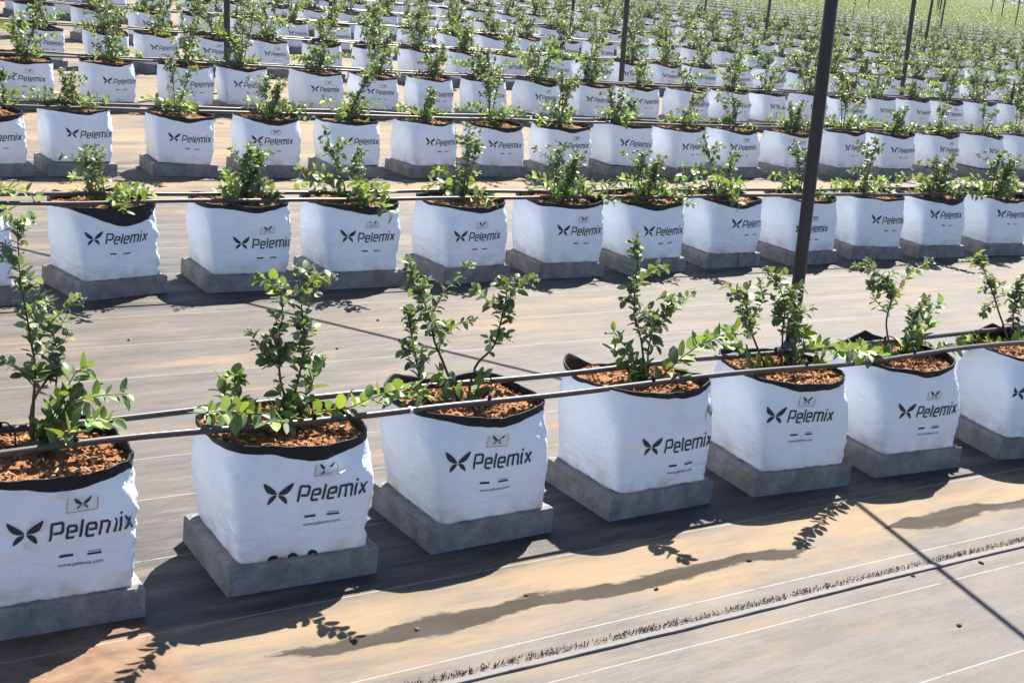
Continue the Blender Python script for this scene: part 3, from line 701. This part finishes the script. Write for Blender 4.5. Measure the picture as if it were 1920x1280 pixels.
# ---- front row and second row: each bag its own
ROW0 = [
    dict(seed=11, rot=-1.6, dy=-.026, emb=0, u0=0.076, zlogo=0.17, stain=1, wr=1.4, band=0.030, ty=-0.02, n1=3.2),
    dict(seed=12, rot=-1.6, dy=-.021, emb=2, flap=1, u0=0.062, zlogo=0.174, holes=1, wr=1.2, band=0.030, n1=2.9, peaks=[(2.0, .008)]),
    dict(seed=13, rot=1.3, dy=.02, emb=0, flap=0, u0=0.018, zlogo=0.172, wr=1.0, band=0.026, n1=3.0, peaks=[(0.75, .015), (2.3, .026)], a1=.212, cx=-.034),
    dict(seed=14, rot=.7, dy=.026, emb=None, tear=1, u0=0.078, zlogo=0.132, wr=.9, band=0.018, n1=3.6, peaks=[(2.35, .040), (-.55, .016)], tx=-.04, ty=-.08, a1=.208, cx=-.020),
    dict(seed=15, rot=-4.9, dy=0, emb=0, flap=0, u0=-0.006, zlogo=0.188, wr=.8, band=0.022, n1=3.0, peaks=[(2.3, .02)], a1=.202, cx=-.034),
    dict(seed=16, rot=-3.9, dy=-.015, emb=2, u0=0.048, zlogo=0.15, wr=.9, band=0.018, n1=2.6, peaks=[(1.5, .035), (2.2, .01)], a1=.205, cx=-.045),
    dict(seed=17, rot=-10.7, dy=-.067, emb=None, u0=-0.02, zlogo=0.175, wr=.8, band=0.016, n1=2.6, peaks=[(1.7, .03)]),
]
BAG0 = ['large white grow bag with brown stains, cut off by the left edge of the photo',
        'white grow bag with torn flap and dark drainage holes along its foot, front row',
        'white grow bag in the front row, teal and dark emblem patch above the lettering',
        'white grow bag with pointed dark rim corners and brown puckered tear at its right',
        'white grow bag in front of the tall dark post, small emblem patch near rim',
        'front row white grow bag right of the post with peaked black back rim',
        'rightmost front row white grow bag, its lettering cut off by the photo edge']
PAD0 = ['grey concrete slab in the lower left corner, cut off by the photo edge',
        'grey concrete slab under the bag with drainage holes',
        'grey concrete slab under the third front row bag from the left',
        'grey concrete slab under the front row bag with pointed dark rim corners',
        'grey concrete slab under the front row bag standing before the tall post',
        'grey concrete slab under the front row bag with the peaked black rim',
        'grey concrete slab under the rightmost front row bag']
PLANT0 = ['blueberry bush at the left edge with one bare tall cane and bright low sprouts',
          'blueberry bush with dense dark upright column and a long sprout reaching right',
          'blueberry bush with two leafy canes spreading apart like a letter V',
          'blueberry bush with one slender cane and pale spiky tip, low sprout reaching right',
          'bushy blueberry plant growing directly in front of the tall dark post',
          'blueberry bush with yellow-green broad leaves right of the tall post',
          'rightmost front row blueberry bush, partly cut off by the photo edge']
ROW1 = [
    dict(seed=31, rot=2, dy=0, u0=.17, band=.02), dict(seed=32, rot=10.7, dy=.039, u0=0.012, zlogo=0.172, emb=None, band=.030, cut=.040, cut_at=-1.45, wr=1.8, ty=-.04, sag=.010),
    dict(seed=33, rot=-.5, dy=.037, u0=0.088, zlogo=0.135, emb=0, band=.022, ty=-.06), dict(seed=34, rot=0, dy=.0, u0=0.054, zlogo=0.16, emb=2, band=.028, wr=1.2, ty=-.05),
    dict(seed=35, rot=5.2, dy=-.004, u0=0.026, zlogo=0.154, emb=0, band=.022), dict(seed=36, rot=-1.3, dy=-.006, u0=0.062, zlogo=0.164, emb=2, band=.024),
    dict(seed=37, rot=2, dy=0, u0=0.062, zlogo=0.15, emb=None, band=.030, tx=.04), dict(seed=38, rot=.4, dy=.039, u0=0.12, zlogo=0.172, emb=None, band=.030, split=.03),
    dict(seed=39, rot=2.8, dy=.014, u0=-0.015, zlogo=0.136, emb=2, band=.014), dict(seed=40, rot=-7.7, dy=.048, u0=0.096, zlogo=0.166, emb=None, band=.014),
    dict(seed=41, rot=-4, dy=.02, u0=0.032, zlogo=0.195, emb=None, band=.036, split=-.04), dict(seed=42, rot=-6, dy=.0, u0=0.048, zlogo=0.2, emb=None, band=.016)]
BAG1X = {0: 'sliver of white grow bag at the left edge in the second row',
         1: 'second row white grow bag with deep black rim band over its logo',
         10: 'second row white grow bag with wide black rim, last but one on the right'}

def build_bag(k, fine=True, logo=True, marks=True, n=144, m=46, chips=640):
    b = Bag(**{q: v for q, v in k.items() if q in ('seed', 'n1', 'peaks', 'band', 'cut', 'cut_at', 'wr', 'tx', 'ty', 'a1', 'b1', 'cx', 'sag')})
    root = empty('grow_bag')
    link('sleeve', sleeve_mesh(b, n, m), root); link('rim', rim_mesh(b, n), root)
    link('substrate', substrate_mesh(b, chips, k['seed']), root)
    u0 = k.get('u0', 0.17)
    if logo: link('printed_logo', logo_mesh(b, u0, k.get('zlogo', 0.165)), root)
    if marks: link('fine_print', marks_mesh(b, u0, fine, k.get('zlogo', 0.165) - 0.168), root)
    e = k.get('emb')
    if e is not None: link('emblem_patch', emblem_mesh(b, u0 + k.get('eu', 0.155), min(0.236, k.get('zlogo', 0.165) + 0.058), e), root)
    if k.get('flap'):
        f = link('torn_flap', flap_mesh(b, k.get('fu', u0 + 0.160), min(0.236, k.get('zlogo', 0.165) + 0.056)), root)
    if k.get('holes'):
        for i in range(3): link('drain_hole', hole_mesh(b, 0.085 + 0.052 * i), root)
    if k.get('tear'):
        st_ = stain_mesh(b, 0.335, 0.205, 0.026, 0.034, 8); st_.materials.clear(); st_.materials.append(M['tan']); link('brown_tear', st_, root)
    if k.get('stain'):
        link('mud_stain', stain_mesh(b, u0 + 0.065, 0.190, 0.030, 0.020, 3), root); link('mud_stain', stain_mesh(b, u0 + 0.05, 0.140, 0.022, 0.016, 4), root)
        link('mud_stain', stain_mesh(b, u0 + 0.115, 0.252, 0.020, 0.012, 5), root)
    return root, b

def build_plant(paths_or_none, seed, **kw):
    root = empty('blueberry_bush')
    st, lf, bu = dress(paths_or_none, seed, 0, kw.get('lush', 1.0), 1.02) if paths_or_none else random_plant(seed, **kw)
    link('stems', st.mesh('stems', M['bark']), root); link('leaves', lf.mesh('leaves', [M['leaf'], M['berry']]), root)
    return root

GB, GP, GS = 'white grow bags standing in rows', 'blueberry bushes growing in the bags', 'concrete slabs under the grow bags'
rnd = random.Random(5)
SUBZ = PAD_H + H - 0.024
used = []
def place(o, loc, rz, sc=1.0):
    o.location = loc; o.rotation_euler = (0, 0, rz); o.scale = (sc, sc, sc); return o

FRONTK = 'ABCDEFG'
for i, (x, k) in enumerate(zip(rowx(0), ROW0)):
    y = Y0 + 0.166 + k['dy']; rz = math.radians(k['rot'])
    root, b = build_bag(k); place(root, (x, y, PAD_H), rz); tag(root, BAG0[i], 'grow bag', GB)
    tag(link('concrete_slab', pad_mesh(50 + i), None, (x, y, 0), rz), PAD0[i], 'slab', GS, 'thing')
    foot = Vector((x - 0.012, y, SUBZ))
    paths = []
    for kd, pts in FRONT_STEMS[FRONTK[i]]:
        q = [Vector(p) - foot for p in pts]
        if kd == 'c' or kd == 's':
            q[0].z = max(q[0].z, 0.01) if kd == 's' else q[0].z
            base = Vector((q[0].x * 0.6, q[0].y * 0.6, -0.012))
            q = [base] + (q[1:] if q[0].z < 0.03 else q)
        paths.append((kd, q))
    pl = build_plant(paths, 100 + i, lush=1.32); place(pl, foot, 0); tag(pl, PLANT0[i], 'blueberry bush', GP)

near_pl = [build_plant(None, 200 + i, hgt=h, lush=l, canes=c) for i, (h, l, c) in enumerate(((.26, 1.0, 2), (.34, .9, 2), (.22, 1.1, 3), (.30, .9, 2), (.36, 1.0, 3), (.25, 1.1, 3), (.33, .9, 2), (.29, 1.0, 3)))]
far_pl = [build_plant(None, 300 + i, hgt=h, spread=1.15, lush=l, canes=c) for i, (h, l, c) in enumerate(((.34, 1.1, 3), (.42, 1.1, 3), (.30, 1.2, 3), (.43, 1.1, 3), (.36, 1.1, 4), (.27, 1.2, 3), (.39, 1.1, 3), (.40, 1.1, 3)))]
used_proto = set()
def inst(proto, name=None):
    if id(proto) not in used_proto: used_proto.add(id(proto)); return proto
    return copy_tree(proto)

mid_bag = [build_bag(dict(seed=60 + i, u0=u, emb=e, band=bd, wr=1.1), fine=False, n=112, m=34, chips=160)[0] for i, (u, e, bd) in enumerate(((.03, 0, .02), (.06, None, .024), (.045, 2, .030), (.08, None, .016), (.02, 0, .026), (.06, None, .02), (.04, None, .03)))]
far_bag = [build_bag(dict(seed=80 + i, u0=.07), fine=False, logo=(i < 4), marks=False, n=64, m=16, chips=60)[0] for i in range(6)]
pads = [link('concrete_slab', pad_mesh(90 + i)) for i in range(4)]
used_pad = set()
ROWW = [None] + [ORD(i) for i in range(2, 12)]
total = 0; LASTROW = 9
for row in range(1, LASTROW + 1):
    xs = rowx(row); pool = list(range(8))
    for i, x in enumerate(xs):
        Y = Y0 + S * row + 0.166
        where = '%s row from the front, %s from the left' % (ORD(row + 1), ORD(i + 1))
        if row == 1:
            k = ROW1[i]; rz = math.radians(k['rot']); y = Y + k['dy']
            root = build_bag(k, fine=False, n=128, m=38, chips=340)[0]
            p = link('concrete_slab', pad_mesh(70 + i, k.get('split')))
        else:
            rz = math.radians(rnd.gauss(-1.0, 5.0)); y = Y + rnd.gauss(0, 0.018)
            root = inst(rnd.choice(mid_bag if row <= 4 else far_bag)); q = rnd.choice(pads)
            p = q if id(q) not in used_pad else q.copy()
            if id(q) in used_pad: COL.objects.link(p)
            used_pad.add(id(q))
        place(root, (x, y, PAD_H), rz)
        if row > 1: root.rotation_euler = (rnd.gauss(0, .018), rnd.gauss(0, .018), rz)
        if row > 1: root.scale = (rnd.uniform(0.95, 1.05), rnd.uniform(0.95, 1.05), rnd.uniform(0.93, 1.03))
        lab = BAG1X.get(i) if row == 1 else None
        tag(root, lab or 'white grow bag in the ' + where, 'grow bag', GB)
        p.location = (x, y, 0); p.rotation_euler = (0, 0, rz)
        plab = 'grey concrete slab under the grow bag in the ' + where
        if row == 1 and k.get('split') is not None: plab = 'split grey slab in the ' + where
        tag(p, plab.replace('under the grow bag in the', 'in the') if len(plab.split()) > 16 else plab, 'slab', GS, 'thing')
        pr = rnd.choice(near_pl if row <= 2 else far_pl)
        t = inst(pr); place(t, (x - 0.015 + rnd.gauss(0, .015), y + rnd.gauss(0, .012), SUBZ), rnd.uniform(0, 6.28), rnd.uniform(0.88, 1.15) if row <= 2 else rnd.uniform(0.78, 1.12))
        tag(t, 'blueberry bush in the ' + where, 'blueberry bush', GP)
        total += 1
for pr in near_pl + far_pl + mid_bag + far_bag:          # prototypes that nothing used
    if id(pr) not in used_proto:
        for ch in list(pr.children): bpy.data.objects.remove(ch)
        bpy.data.objects.remove(pr)
for q in pads:
    if id(q) not in used_pad: bpy.data.objects.remove(q)
print('bags', total + 7)

# ---- drip pipes lying on the rims, two to a row
def pipe_mesh(x0, x1, y, z, seed, r=0.0088, n=8):
    mb = MB(); k = int((x1 - x0) / 0.10); pts = []
    for i in range(k + 1):
        x = lerp(x0, x1, i / k)
        pts.append(Vector((x, y + 0.016 * N(x * 0.8, seed, 1), z + 0.010 * N(x * 1.6, seed, 4))))
    tube(mb, pts, r, r, n); return mb.mesh('drip_pipe', M['pipe'])
def collar_mesh(r, L, n=10):
    mb = MB(); tube(mb, [Vector((-L / 2, 0, 0)), Vector((-L / 2 + .001, 0, 0)), Vector((L / 2, 0, 0))], r, r, n); return mb.mesh('joint', M['white'])
collar = collar_mesh(0.0108, 0.008)
for row in range(0, LASTROW + 1):
    Y = Y0 + S * row
    for j, (dy, z) in enumerate(((0.093, 0.393), (0.235, 0.396))):
        me = pipe_mesh(0.25 * Y - 1.5, 1.62 * Y + 2.0, Y + dy, z, row * 2 + j, n=8 if row < 4 else 5)
        o = link('drip_pipe', me)
        tag(o, '%s black drip pipe lying along the %s row of bags from the front' % (('nearer', 'farther')[j], ORD(row + 1)), 'drip pipe', 'drip pipes lying across the bags')
        if row < 2:
            mb = MB(); r = random.Random(row * 5 + j)
            for x in rowx(row):                                     # little drippers pushed into the pipe beside every bush
                xx = x + r.uniform(-0.09, 0.09)
                em = MB(); c = Vector((xx, Y + dy + 0.016 * N(xx * 0.8, row * 2 + j, 1), z + 0.010 * N(xx * 1.6, row * 2 + j, 4)))
                tube(em, [c + Vector((0, 0, 0.004)), c + Vector((0, 0, 0.013)), c + Vector((0, 0, 0.020))], 0.0062, 0.0035, 8)
                q = [c + Vector((0, 0, 0.018)), c + Vector((0.012, 0.02 * (1 - 2 * j), 0.022)), c + Vector((0.02, 0.05 * (1 - 2 * j), 0.004)), c + Vector((0.015, 0.07 * (1 - 2 * j), -0.035))]
                tube(em, smooth_path(q, 4), 0.002, 0.002, 5)
                link('dripper', em.mesh('dripper', M['black']), o)
            if row == 0 and j == 0:
                link('joint', collar, o, ).location = (1.722, Y + dy + 0.016 * N(1.722 * 0.8, 0, 1), z + 0.010 * N(1.722 * 1.6, 0, 4))

# ---- posts and the wires strung from their heads
def post(x, y, label, h=1.85, lean=3.2):
    o = empty('steel_post', (x, y, 0)); mb = MB(); o.rotation_euler = Vector((CR.x, CR.y, 0)).normalized().cross(Vector((0, 0, 1))).normalized().to_track_quat('X', 'Z').to_euler() if False else Matrix.Rotation(math.radians(-lean), 3, Vector((-CR.y, CR.x, 0)).normalized()).to_euler() if lean else (0, 0, 0)
    tube(mb, [Vector((0, 0, z)) for z in (-0.05, 0.4, 0.9, 1.4, h)], 0.0285, 0.0285, 20); link('shaft', mb.mesh('shaft', M['post']), o)
    mb = MB(); tube(mb, [Vector((0, 0, h)), Vector((0, 0, h + 0.012))], 0.034, 0.030, 20); link('cap', mb.mesh('cap', M['post']), o)
    mb = MB(); tube(mb, [Vector((0, 0, h - 0.07)), Vector((0, 0, h - 0.045))], 0.0325, 0.0325, 20); link('clamp', mb.mesh('clamp', M['post']), o)
    tag(o, label, 'post', 'dark steel posts between the bag rows')
post(4.46, 4.13, 'tall thick dark steel post rising behind the front row, nearest post')
PP = [(4.82, 11.75, 'dark post at the upper left, leftmost post, behind the fourth row'), (9.36, 11.75, 'dark post right of the photo centre, behind the fourth row'),
      (13.92, 11.75, 'long dark post at the upper right, behind the fourth row')]
for x, y, l in PP: post(x, y, l)
for j, (y, x) in enumerate(((19.37, 4.96), (27.0, 0.9), (34.6, 5.4), (42.2, 5.3), (49.8, 5.2))):
    i = 0
    while True:
        q = proj((x, y, 0.4))
        if q[0] > 1925: break
        if q[1] > -3 and q[0] > 0: i += 1; post(x, y, 'far thin dark post, %s from the left in the %s line of posts behind' % (ORD(i), ORD(j + 3)), lean=1.5)
        x += 4.6
def wire(a, b, sag, label, r=0.011):
    a, b = Vector(a), Vector(b); mb = MB()
    pts = [a.lerp(b, i / 24) - Vector((0, 0, sag * 4 * (i / 24) * (1 - i / 24))) for i in range(25)]
    tube(mb, pts, r, r, 8); tag(link('wire_rope', mb.mesh('wire_rope', M['wire'])), label, 'wire')
post(1.3, -6.1, 'dark steel post standing behind the camera, outside the photo')
post(-0.5, 11.75, 'dark steel post left of the photo, outside the frame')
wire((4.46, 4.13, 1.79), (1.3, -6.1, 1.79), 0.03, 'wire rope whose thin shadow crosses the ground at the lower right')
wire((4.46, 4.13, 1.80), (-0.5, 11.75, 1.80), 0.04, 'wire rope whose thin shadow slants across the lane behind the front row')

# ---- frayed overlap of two widths of mat, crumbs on the ground
def seam():
    mb = MB(); n = 320; x0, x1 = -1.0, 9.0; vs = []
    prof = [(-0.012, 0.0006), (-0.0112, 0.0060), (-0.006, 0.0062), (0.004, 0.0046), (0.012, 0.0030)]
    for i in range(n + 1):
        x = lerp(x0, x1, i / n); w_ = 0.010 * N(x * 0.7, 3) + 0.002 * N(x * 9, 1)
        for dy, z in prof: vs.append(Vector((x, 2.210 + dy + w_, max(0.0006, z * (1 + 0.35 * N(x * 12, dy * 40, 2))))))
    k = len(prof); fs = [(i * k + j, (i + 1) * k + j, (i + 1) * k + j + 1, i * k + j + 1) for i in range(n) for j in range(k - 1)]
    mb.add(vs, fs); root = empty('mat_edge', (0, 0, 0)); link('hem', mb.mesh('hem', M['seam']), root)
    r = random.Random(8); t = MB()
    for i in range(6800):
        x = r.uniform(x0, x1)
        if N(x * 5, 9) < r.uniform(-1.1, 0.05): continue
        y = 2.234 + 0.010 * N(x * 0.7, 3) + r.uniform(-0.011, 0.009); a = r.uniform(0.3, 2.8); L = r.uniform(0.004, 0.013)
        p = Vector((x, y, 0.003)); d = Vector((math.cos(a) * L, math.sin(a) * L * 0.8, r.uniform(0.001, 0.009))); s = Vector((-d.y, d.x, 0)).normalized() * 0.0011
        t.add([p - s, p + s, p + d * 0.6 + s * 0.8 + Vector((0, 0, .002)), p + d], [(0, 1, 2), (0, 2, 3)])
    o = link('frayed_threads', t.mesh('frayed_threads', M['tuft']), root); o['kind'] = 'stuff'
    tag(root, 'frayed dark edge of the weed mat running along the ground in front', 'mat edge')
seam()
CR_ = [(2.70, 4.82), (2.35, 4.50), (1.62, 4.78), (1.38, 4.33), (3.62, 4.43), (2.05, 4.62), (2.25, 2.40), (1.55, 2.45), (2.62, 2.44), (3.02, 2.19), (3.3, 2.17), (1.9, 2.50), (2.9, 1.93), (2.2, 1.86)]
def crumb_mesh(seed):
    r = random.Random(seed); mb = MB()
    V = [Vector((math.cos(a) * 0.009 * r.uniform(.4, 1.2), math.sin(a) * 0.006 * r.uniform(.6, 1.2), z * 0.007 * r.uniform(.6, 1.1))) for z in (0, .6) for a in (0, 1.2, 2.3, 3.4, 4.6)]
    V.append(Vector((0, 0, 0.007)))
    mb.add(V, [(i, (i + 1) % 5, 5 + (i + 1) % 5, 5 + i) for i in range(5)] + [(5 + i, 5 + (i + 1) % 5, 10) for i in range(5)], r.choice(((0.16, 0.08, 0.05), (0.05, 0.03, 0.025), (0.24, 0.17, 0.12))))
    return mb.mesh('coir_crumb', M['chip'], False)
cms = [crumb_mesh(i) for i in range(4)]
for i, (x, y) in enumerate(CR_):
    o = link('coir_crumb', cms[i % 4], None, (x, y, 0.0005), rnd.uniform(0, 6)); tag(o, 'small brown crumb of coir lying on the weed mat', 'crumb', 'coir crumbs scattered on the mat')

# ---- beyond three hundred bags: the rest of the field, one object of each kind
def np_of(root_or_builders):
    V = []; F = []; Cc = []; b = 0
    for mb in root_or_builders:
        V.append(np.array([tuple(v) for v in mb.v], dtype=np.float32)); Cc.append(np.array(mb.c, dtype=np.float32))
        F += [tuple(i + b for i in f) for f in mb.f]; b += len(mb.v)
    return np.concatenate(V), F, np.concatenate(Cc)
def mass(name, templates, places, mat, label, cat):
    """templates: (verts, faces, colours); places: (template, x, y, z, rot, scale)"""
    VV = []; CC = []; LI = []; LT = []; base = 0
    tf = []
    for V, F, Cc in templates:
        tf.append((np.concatenate([np.array(f, dtype=np.int32) for f in F]), np.array([len(f) for f in F], dtype=np.int32)))
    for k, x, y, z, rz, sc in places:
        V, F, Cc = templates[k]; c, s_ = math.cos(rz), math.sin(rz)
        W = np.empty_like(V); W[:, 0] = (V[:, 0] * c - V[:, 1] * s_) * sc + x; W[:, 1] = (V[:, 0] * s_ + V[:, 1] * c) * sc + y; W[:, 2] = V[:, 2] * sc + z
        VV.append(W); CC.append(Cc); LI.append(tf[k][0] + base); LT.append(tf[k][1]); base += len(V)
    VV = np.concatenate(VV); CC = np.concatenate(CC); LI = np.concatenate(LI); LT = np.concatenate(LT)
    me = bpy.data.meshes.new(name); me.vertices.add(len(VV)); me.vertices.foreach_set('co', VV.ravel())
    me.loops.add(len(LI)); me.loops.foreach_set('vertex_index', LI); me.polygons.add(len(LT))
    me.polygons.foreach_set('loop_start', np.concatenate([[0], np.cumsum(LT)[:-1]]).astype(np.int32))
    me.update(calc_edges=True)
    a = me.color_attributes.new('Col', 'FLOAT_COLOR', 'POINT'); a.data.foreach_set('color', np.concatenate([CC, np.ones((len(CC), 1), np.float32)], 1).ravel())
    me.materials.append(mat); me.validate(); o = link(name, me); tag(o, label, cat, kind='stuff'); return o

def far_template(seed, leaves, size, hgt):
    r = random.Random(seed); mb = MB()
    for i in range(leaves):
        q = r.random(); h = hgt * q ** 0.8; rad = 0.28 * (1 - 0.6 * q) * math.sqrt(r.random()) + 0.01; a = r.uniform(0, 6.28)
        p = Vector((rad * math.cos(a) * 1.2, rad * math.sin(a), h)); L = size * r.uniform(0.7, 1.3)
        col = r.choice(FRESH + FRESH + DUSTY + PALE[:3])
        leaf(mb, p, rdir(r, 0.1), (Vector((0, 0, 1)) + rdir(r) * 0.7), L, L * 0.6, col, 1)
    return np_of([mb])
tA = [far_template(400 + i, 210, 0.042, h) for i, h in enumerate((.50, .56, .46, .60, .53))]
tB = [far_template(420 + i, 95, 0.070, h) for i, h in enumerate((.52, .58, .5))]
tC = [far_template(430 + i, 22, 0.16, h) for i, h in enumerate((.55, .6))]
def ring_t(rads, n, capcol=None):
    mb = MB(); vs = []
    for a, b, z in rads:
        for i in range(n):
            th = 2 * math.pi * (i + .5) / n; vs.append(Vector((a * math.copysign(abs(math.cos(th)) ** 0.6, math.cos(th)), b * math.copysign(abs(math.sin(th)) ** 0.6, math.sin(th)), z)))
    fs = [(j * n + i, j * n + (i + 1) % n, (j + 1) * n + (i + 1) % n, (j + 1) * n + i) for j in range(len(rads) - 1) for i in range(n)]
    mb.add(vs, fs); return mb
tS = [np_of([ring_t([(.178, .155, 0), (.20, .165, .15), (.215, .165, .27)], 16)]), np_of([ring_t([(.175, .15, 0), (.205, .17, .13), (.208, .16, .275)], 16)])]
tR = [np_of([ring_t([(.2165, .1665, .268), (.217, .167, .292), (.209, .159, .293), (.20, .15, .25)], 16)])]
cap = MB(); cap.add([Vector((0.2 * math.cos(i * .3927), 0.152 * math.sin(i * .3927), .262)) for i in range(16)], [tuple(range(16))], (0.19, 0.07, 0.025)); tP = [np_of([cap])]
bx = MB(); bx.add([Vector((x * .2, y * .166, z * PAD_H)) for z in (0, 1) for x, y in ((-1, -1), (1, -1), (1, 1), (-1, 1))], [(4, 5, 6, 7), (0, 1, 5, 4), (1, 2, 6, 5), (2, 3, 7, 6), (3, 0, 4, 7)]); tX = [np_of([bx])]
pS, pR, pP, pX, pA, pB, pC = [], [], [], [], [], [], []
for row in range(LASTROW + 1, 82):
    Y = Y0 + S * row + 0.166
    for x in rowx(row):
        y = Y + rnd.gauss(0, .03); rz = rnd.gauss(0, .07); sc = rnd.uniform(0.85, 1.2)
        if row < 44:
            pS.append((rnd.randrange(2), x, y, PAD_H, rz, 1)); pR.append((0, x, y, PAD_H, rz, 1)); pP.append((0, x, y, PAD_H, rz, 1)); pX.append((0, x, y, 0, rz, 1))
        a = (x, y, SUBZ, rnd.uniform(0, 6.28), sc)
        if row < 22: pA.append((rnd.randrange(5),) + a)
        elif row < 45: pB.append((rnd.randrange(3),) + a)
        else: pC.append((rnd.randrange(2),) + a)
mass('grow_bag_rows', tS, pS, M['sleeve'], 'white grow bags of the far rows, too many to count', 'far grow bags')
mass('black_rims', tR, pR, M['black'], 'black rims of the far grow bags', 'far bag rims')
mass('coir_fill', tP, pP, M['chip'], 'orange coir filling the far grow bags', 'far coir')
mass('slab_rows', tX, pX, M['concrete'], 'grey slabs under the far grow bags', 'far slabs')
mass('blueberry_field', tA + tB + tC, pA + [(k + 5,) + tuple(q) for k, *q in pB] + [(k + 8,) + tuple(q) for k, *q in pC], M['leaf'], 'green mass of blueberry bushes filling the far field', 'far bushes')
print('far', len(pA), len(pB), len(pC))
# far wood closing the field at the right of the horizon
r = random.Random(77); mb = MB()
for i in range(11000):
    x = r.uniform(220, 720); y = 235 + 60 * r.random(); z = r.random() ** 0.8 * (5.5 + 2 * N(x * .05, 1))
    leaf(mb, Vector((x, y, z)), rdir(r), rdir(r, .5), r.uniform(1.0, 2.2), r.uniform(.7, 1.4), (0.03, 0.06, 0.022), 1)
tag(link('far_wood', mb.mesh('far_wood', M['leaf'])), 'dark green wood closing the far end of the field', 'wood', kind='stuff')

# ---- the dusty warm air over the field
def haze_box():
    mb = MB(); x0, x1, y0, y1, z0, z1 = -60, 760, -30, 320, -1.0, 14.0
    mb.add([Vector((x, y, z)) for z in (z0, z1) for x, y in ((x0, y0), (x1, y0), (x1, y1), (x0, y1))], [(3, 2, 1, 0), (4, 5, 6, 7), (0, 1, 5, 4), (1, 2, 6, 5), (2, 3, 7, 6), (3, 0, 4, 7)])
    m = bpy.data.materials.new('haze'); m.use_nodes = True; t = m.node_tree; t.nodes.clear()
    o = t.nodes.new('ShaderNodeOutputMaterial'); v = t.nodes.new('ShaderNodeVolumePrincipled')
    v.inputs['Color'].default_value = (0.88, 0.93, 0.96, 1); v.inputs['Density'].default_value = 0.0006; v.inputs['Anisotropy'].default_value = 0.0
    t.links.new(v.outputs[0], o.inputs['Volume'])
    tag(link('haze', mb.mesh('haze', m, False)), 'thin pale haze over the field', 'haze', kind='stuff')
haze_box()
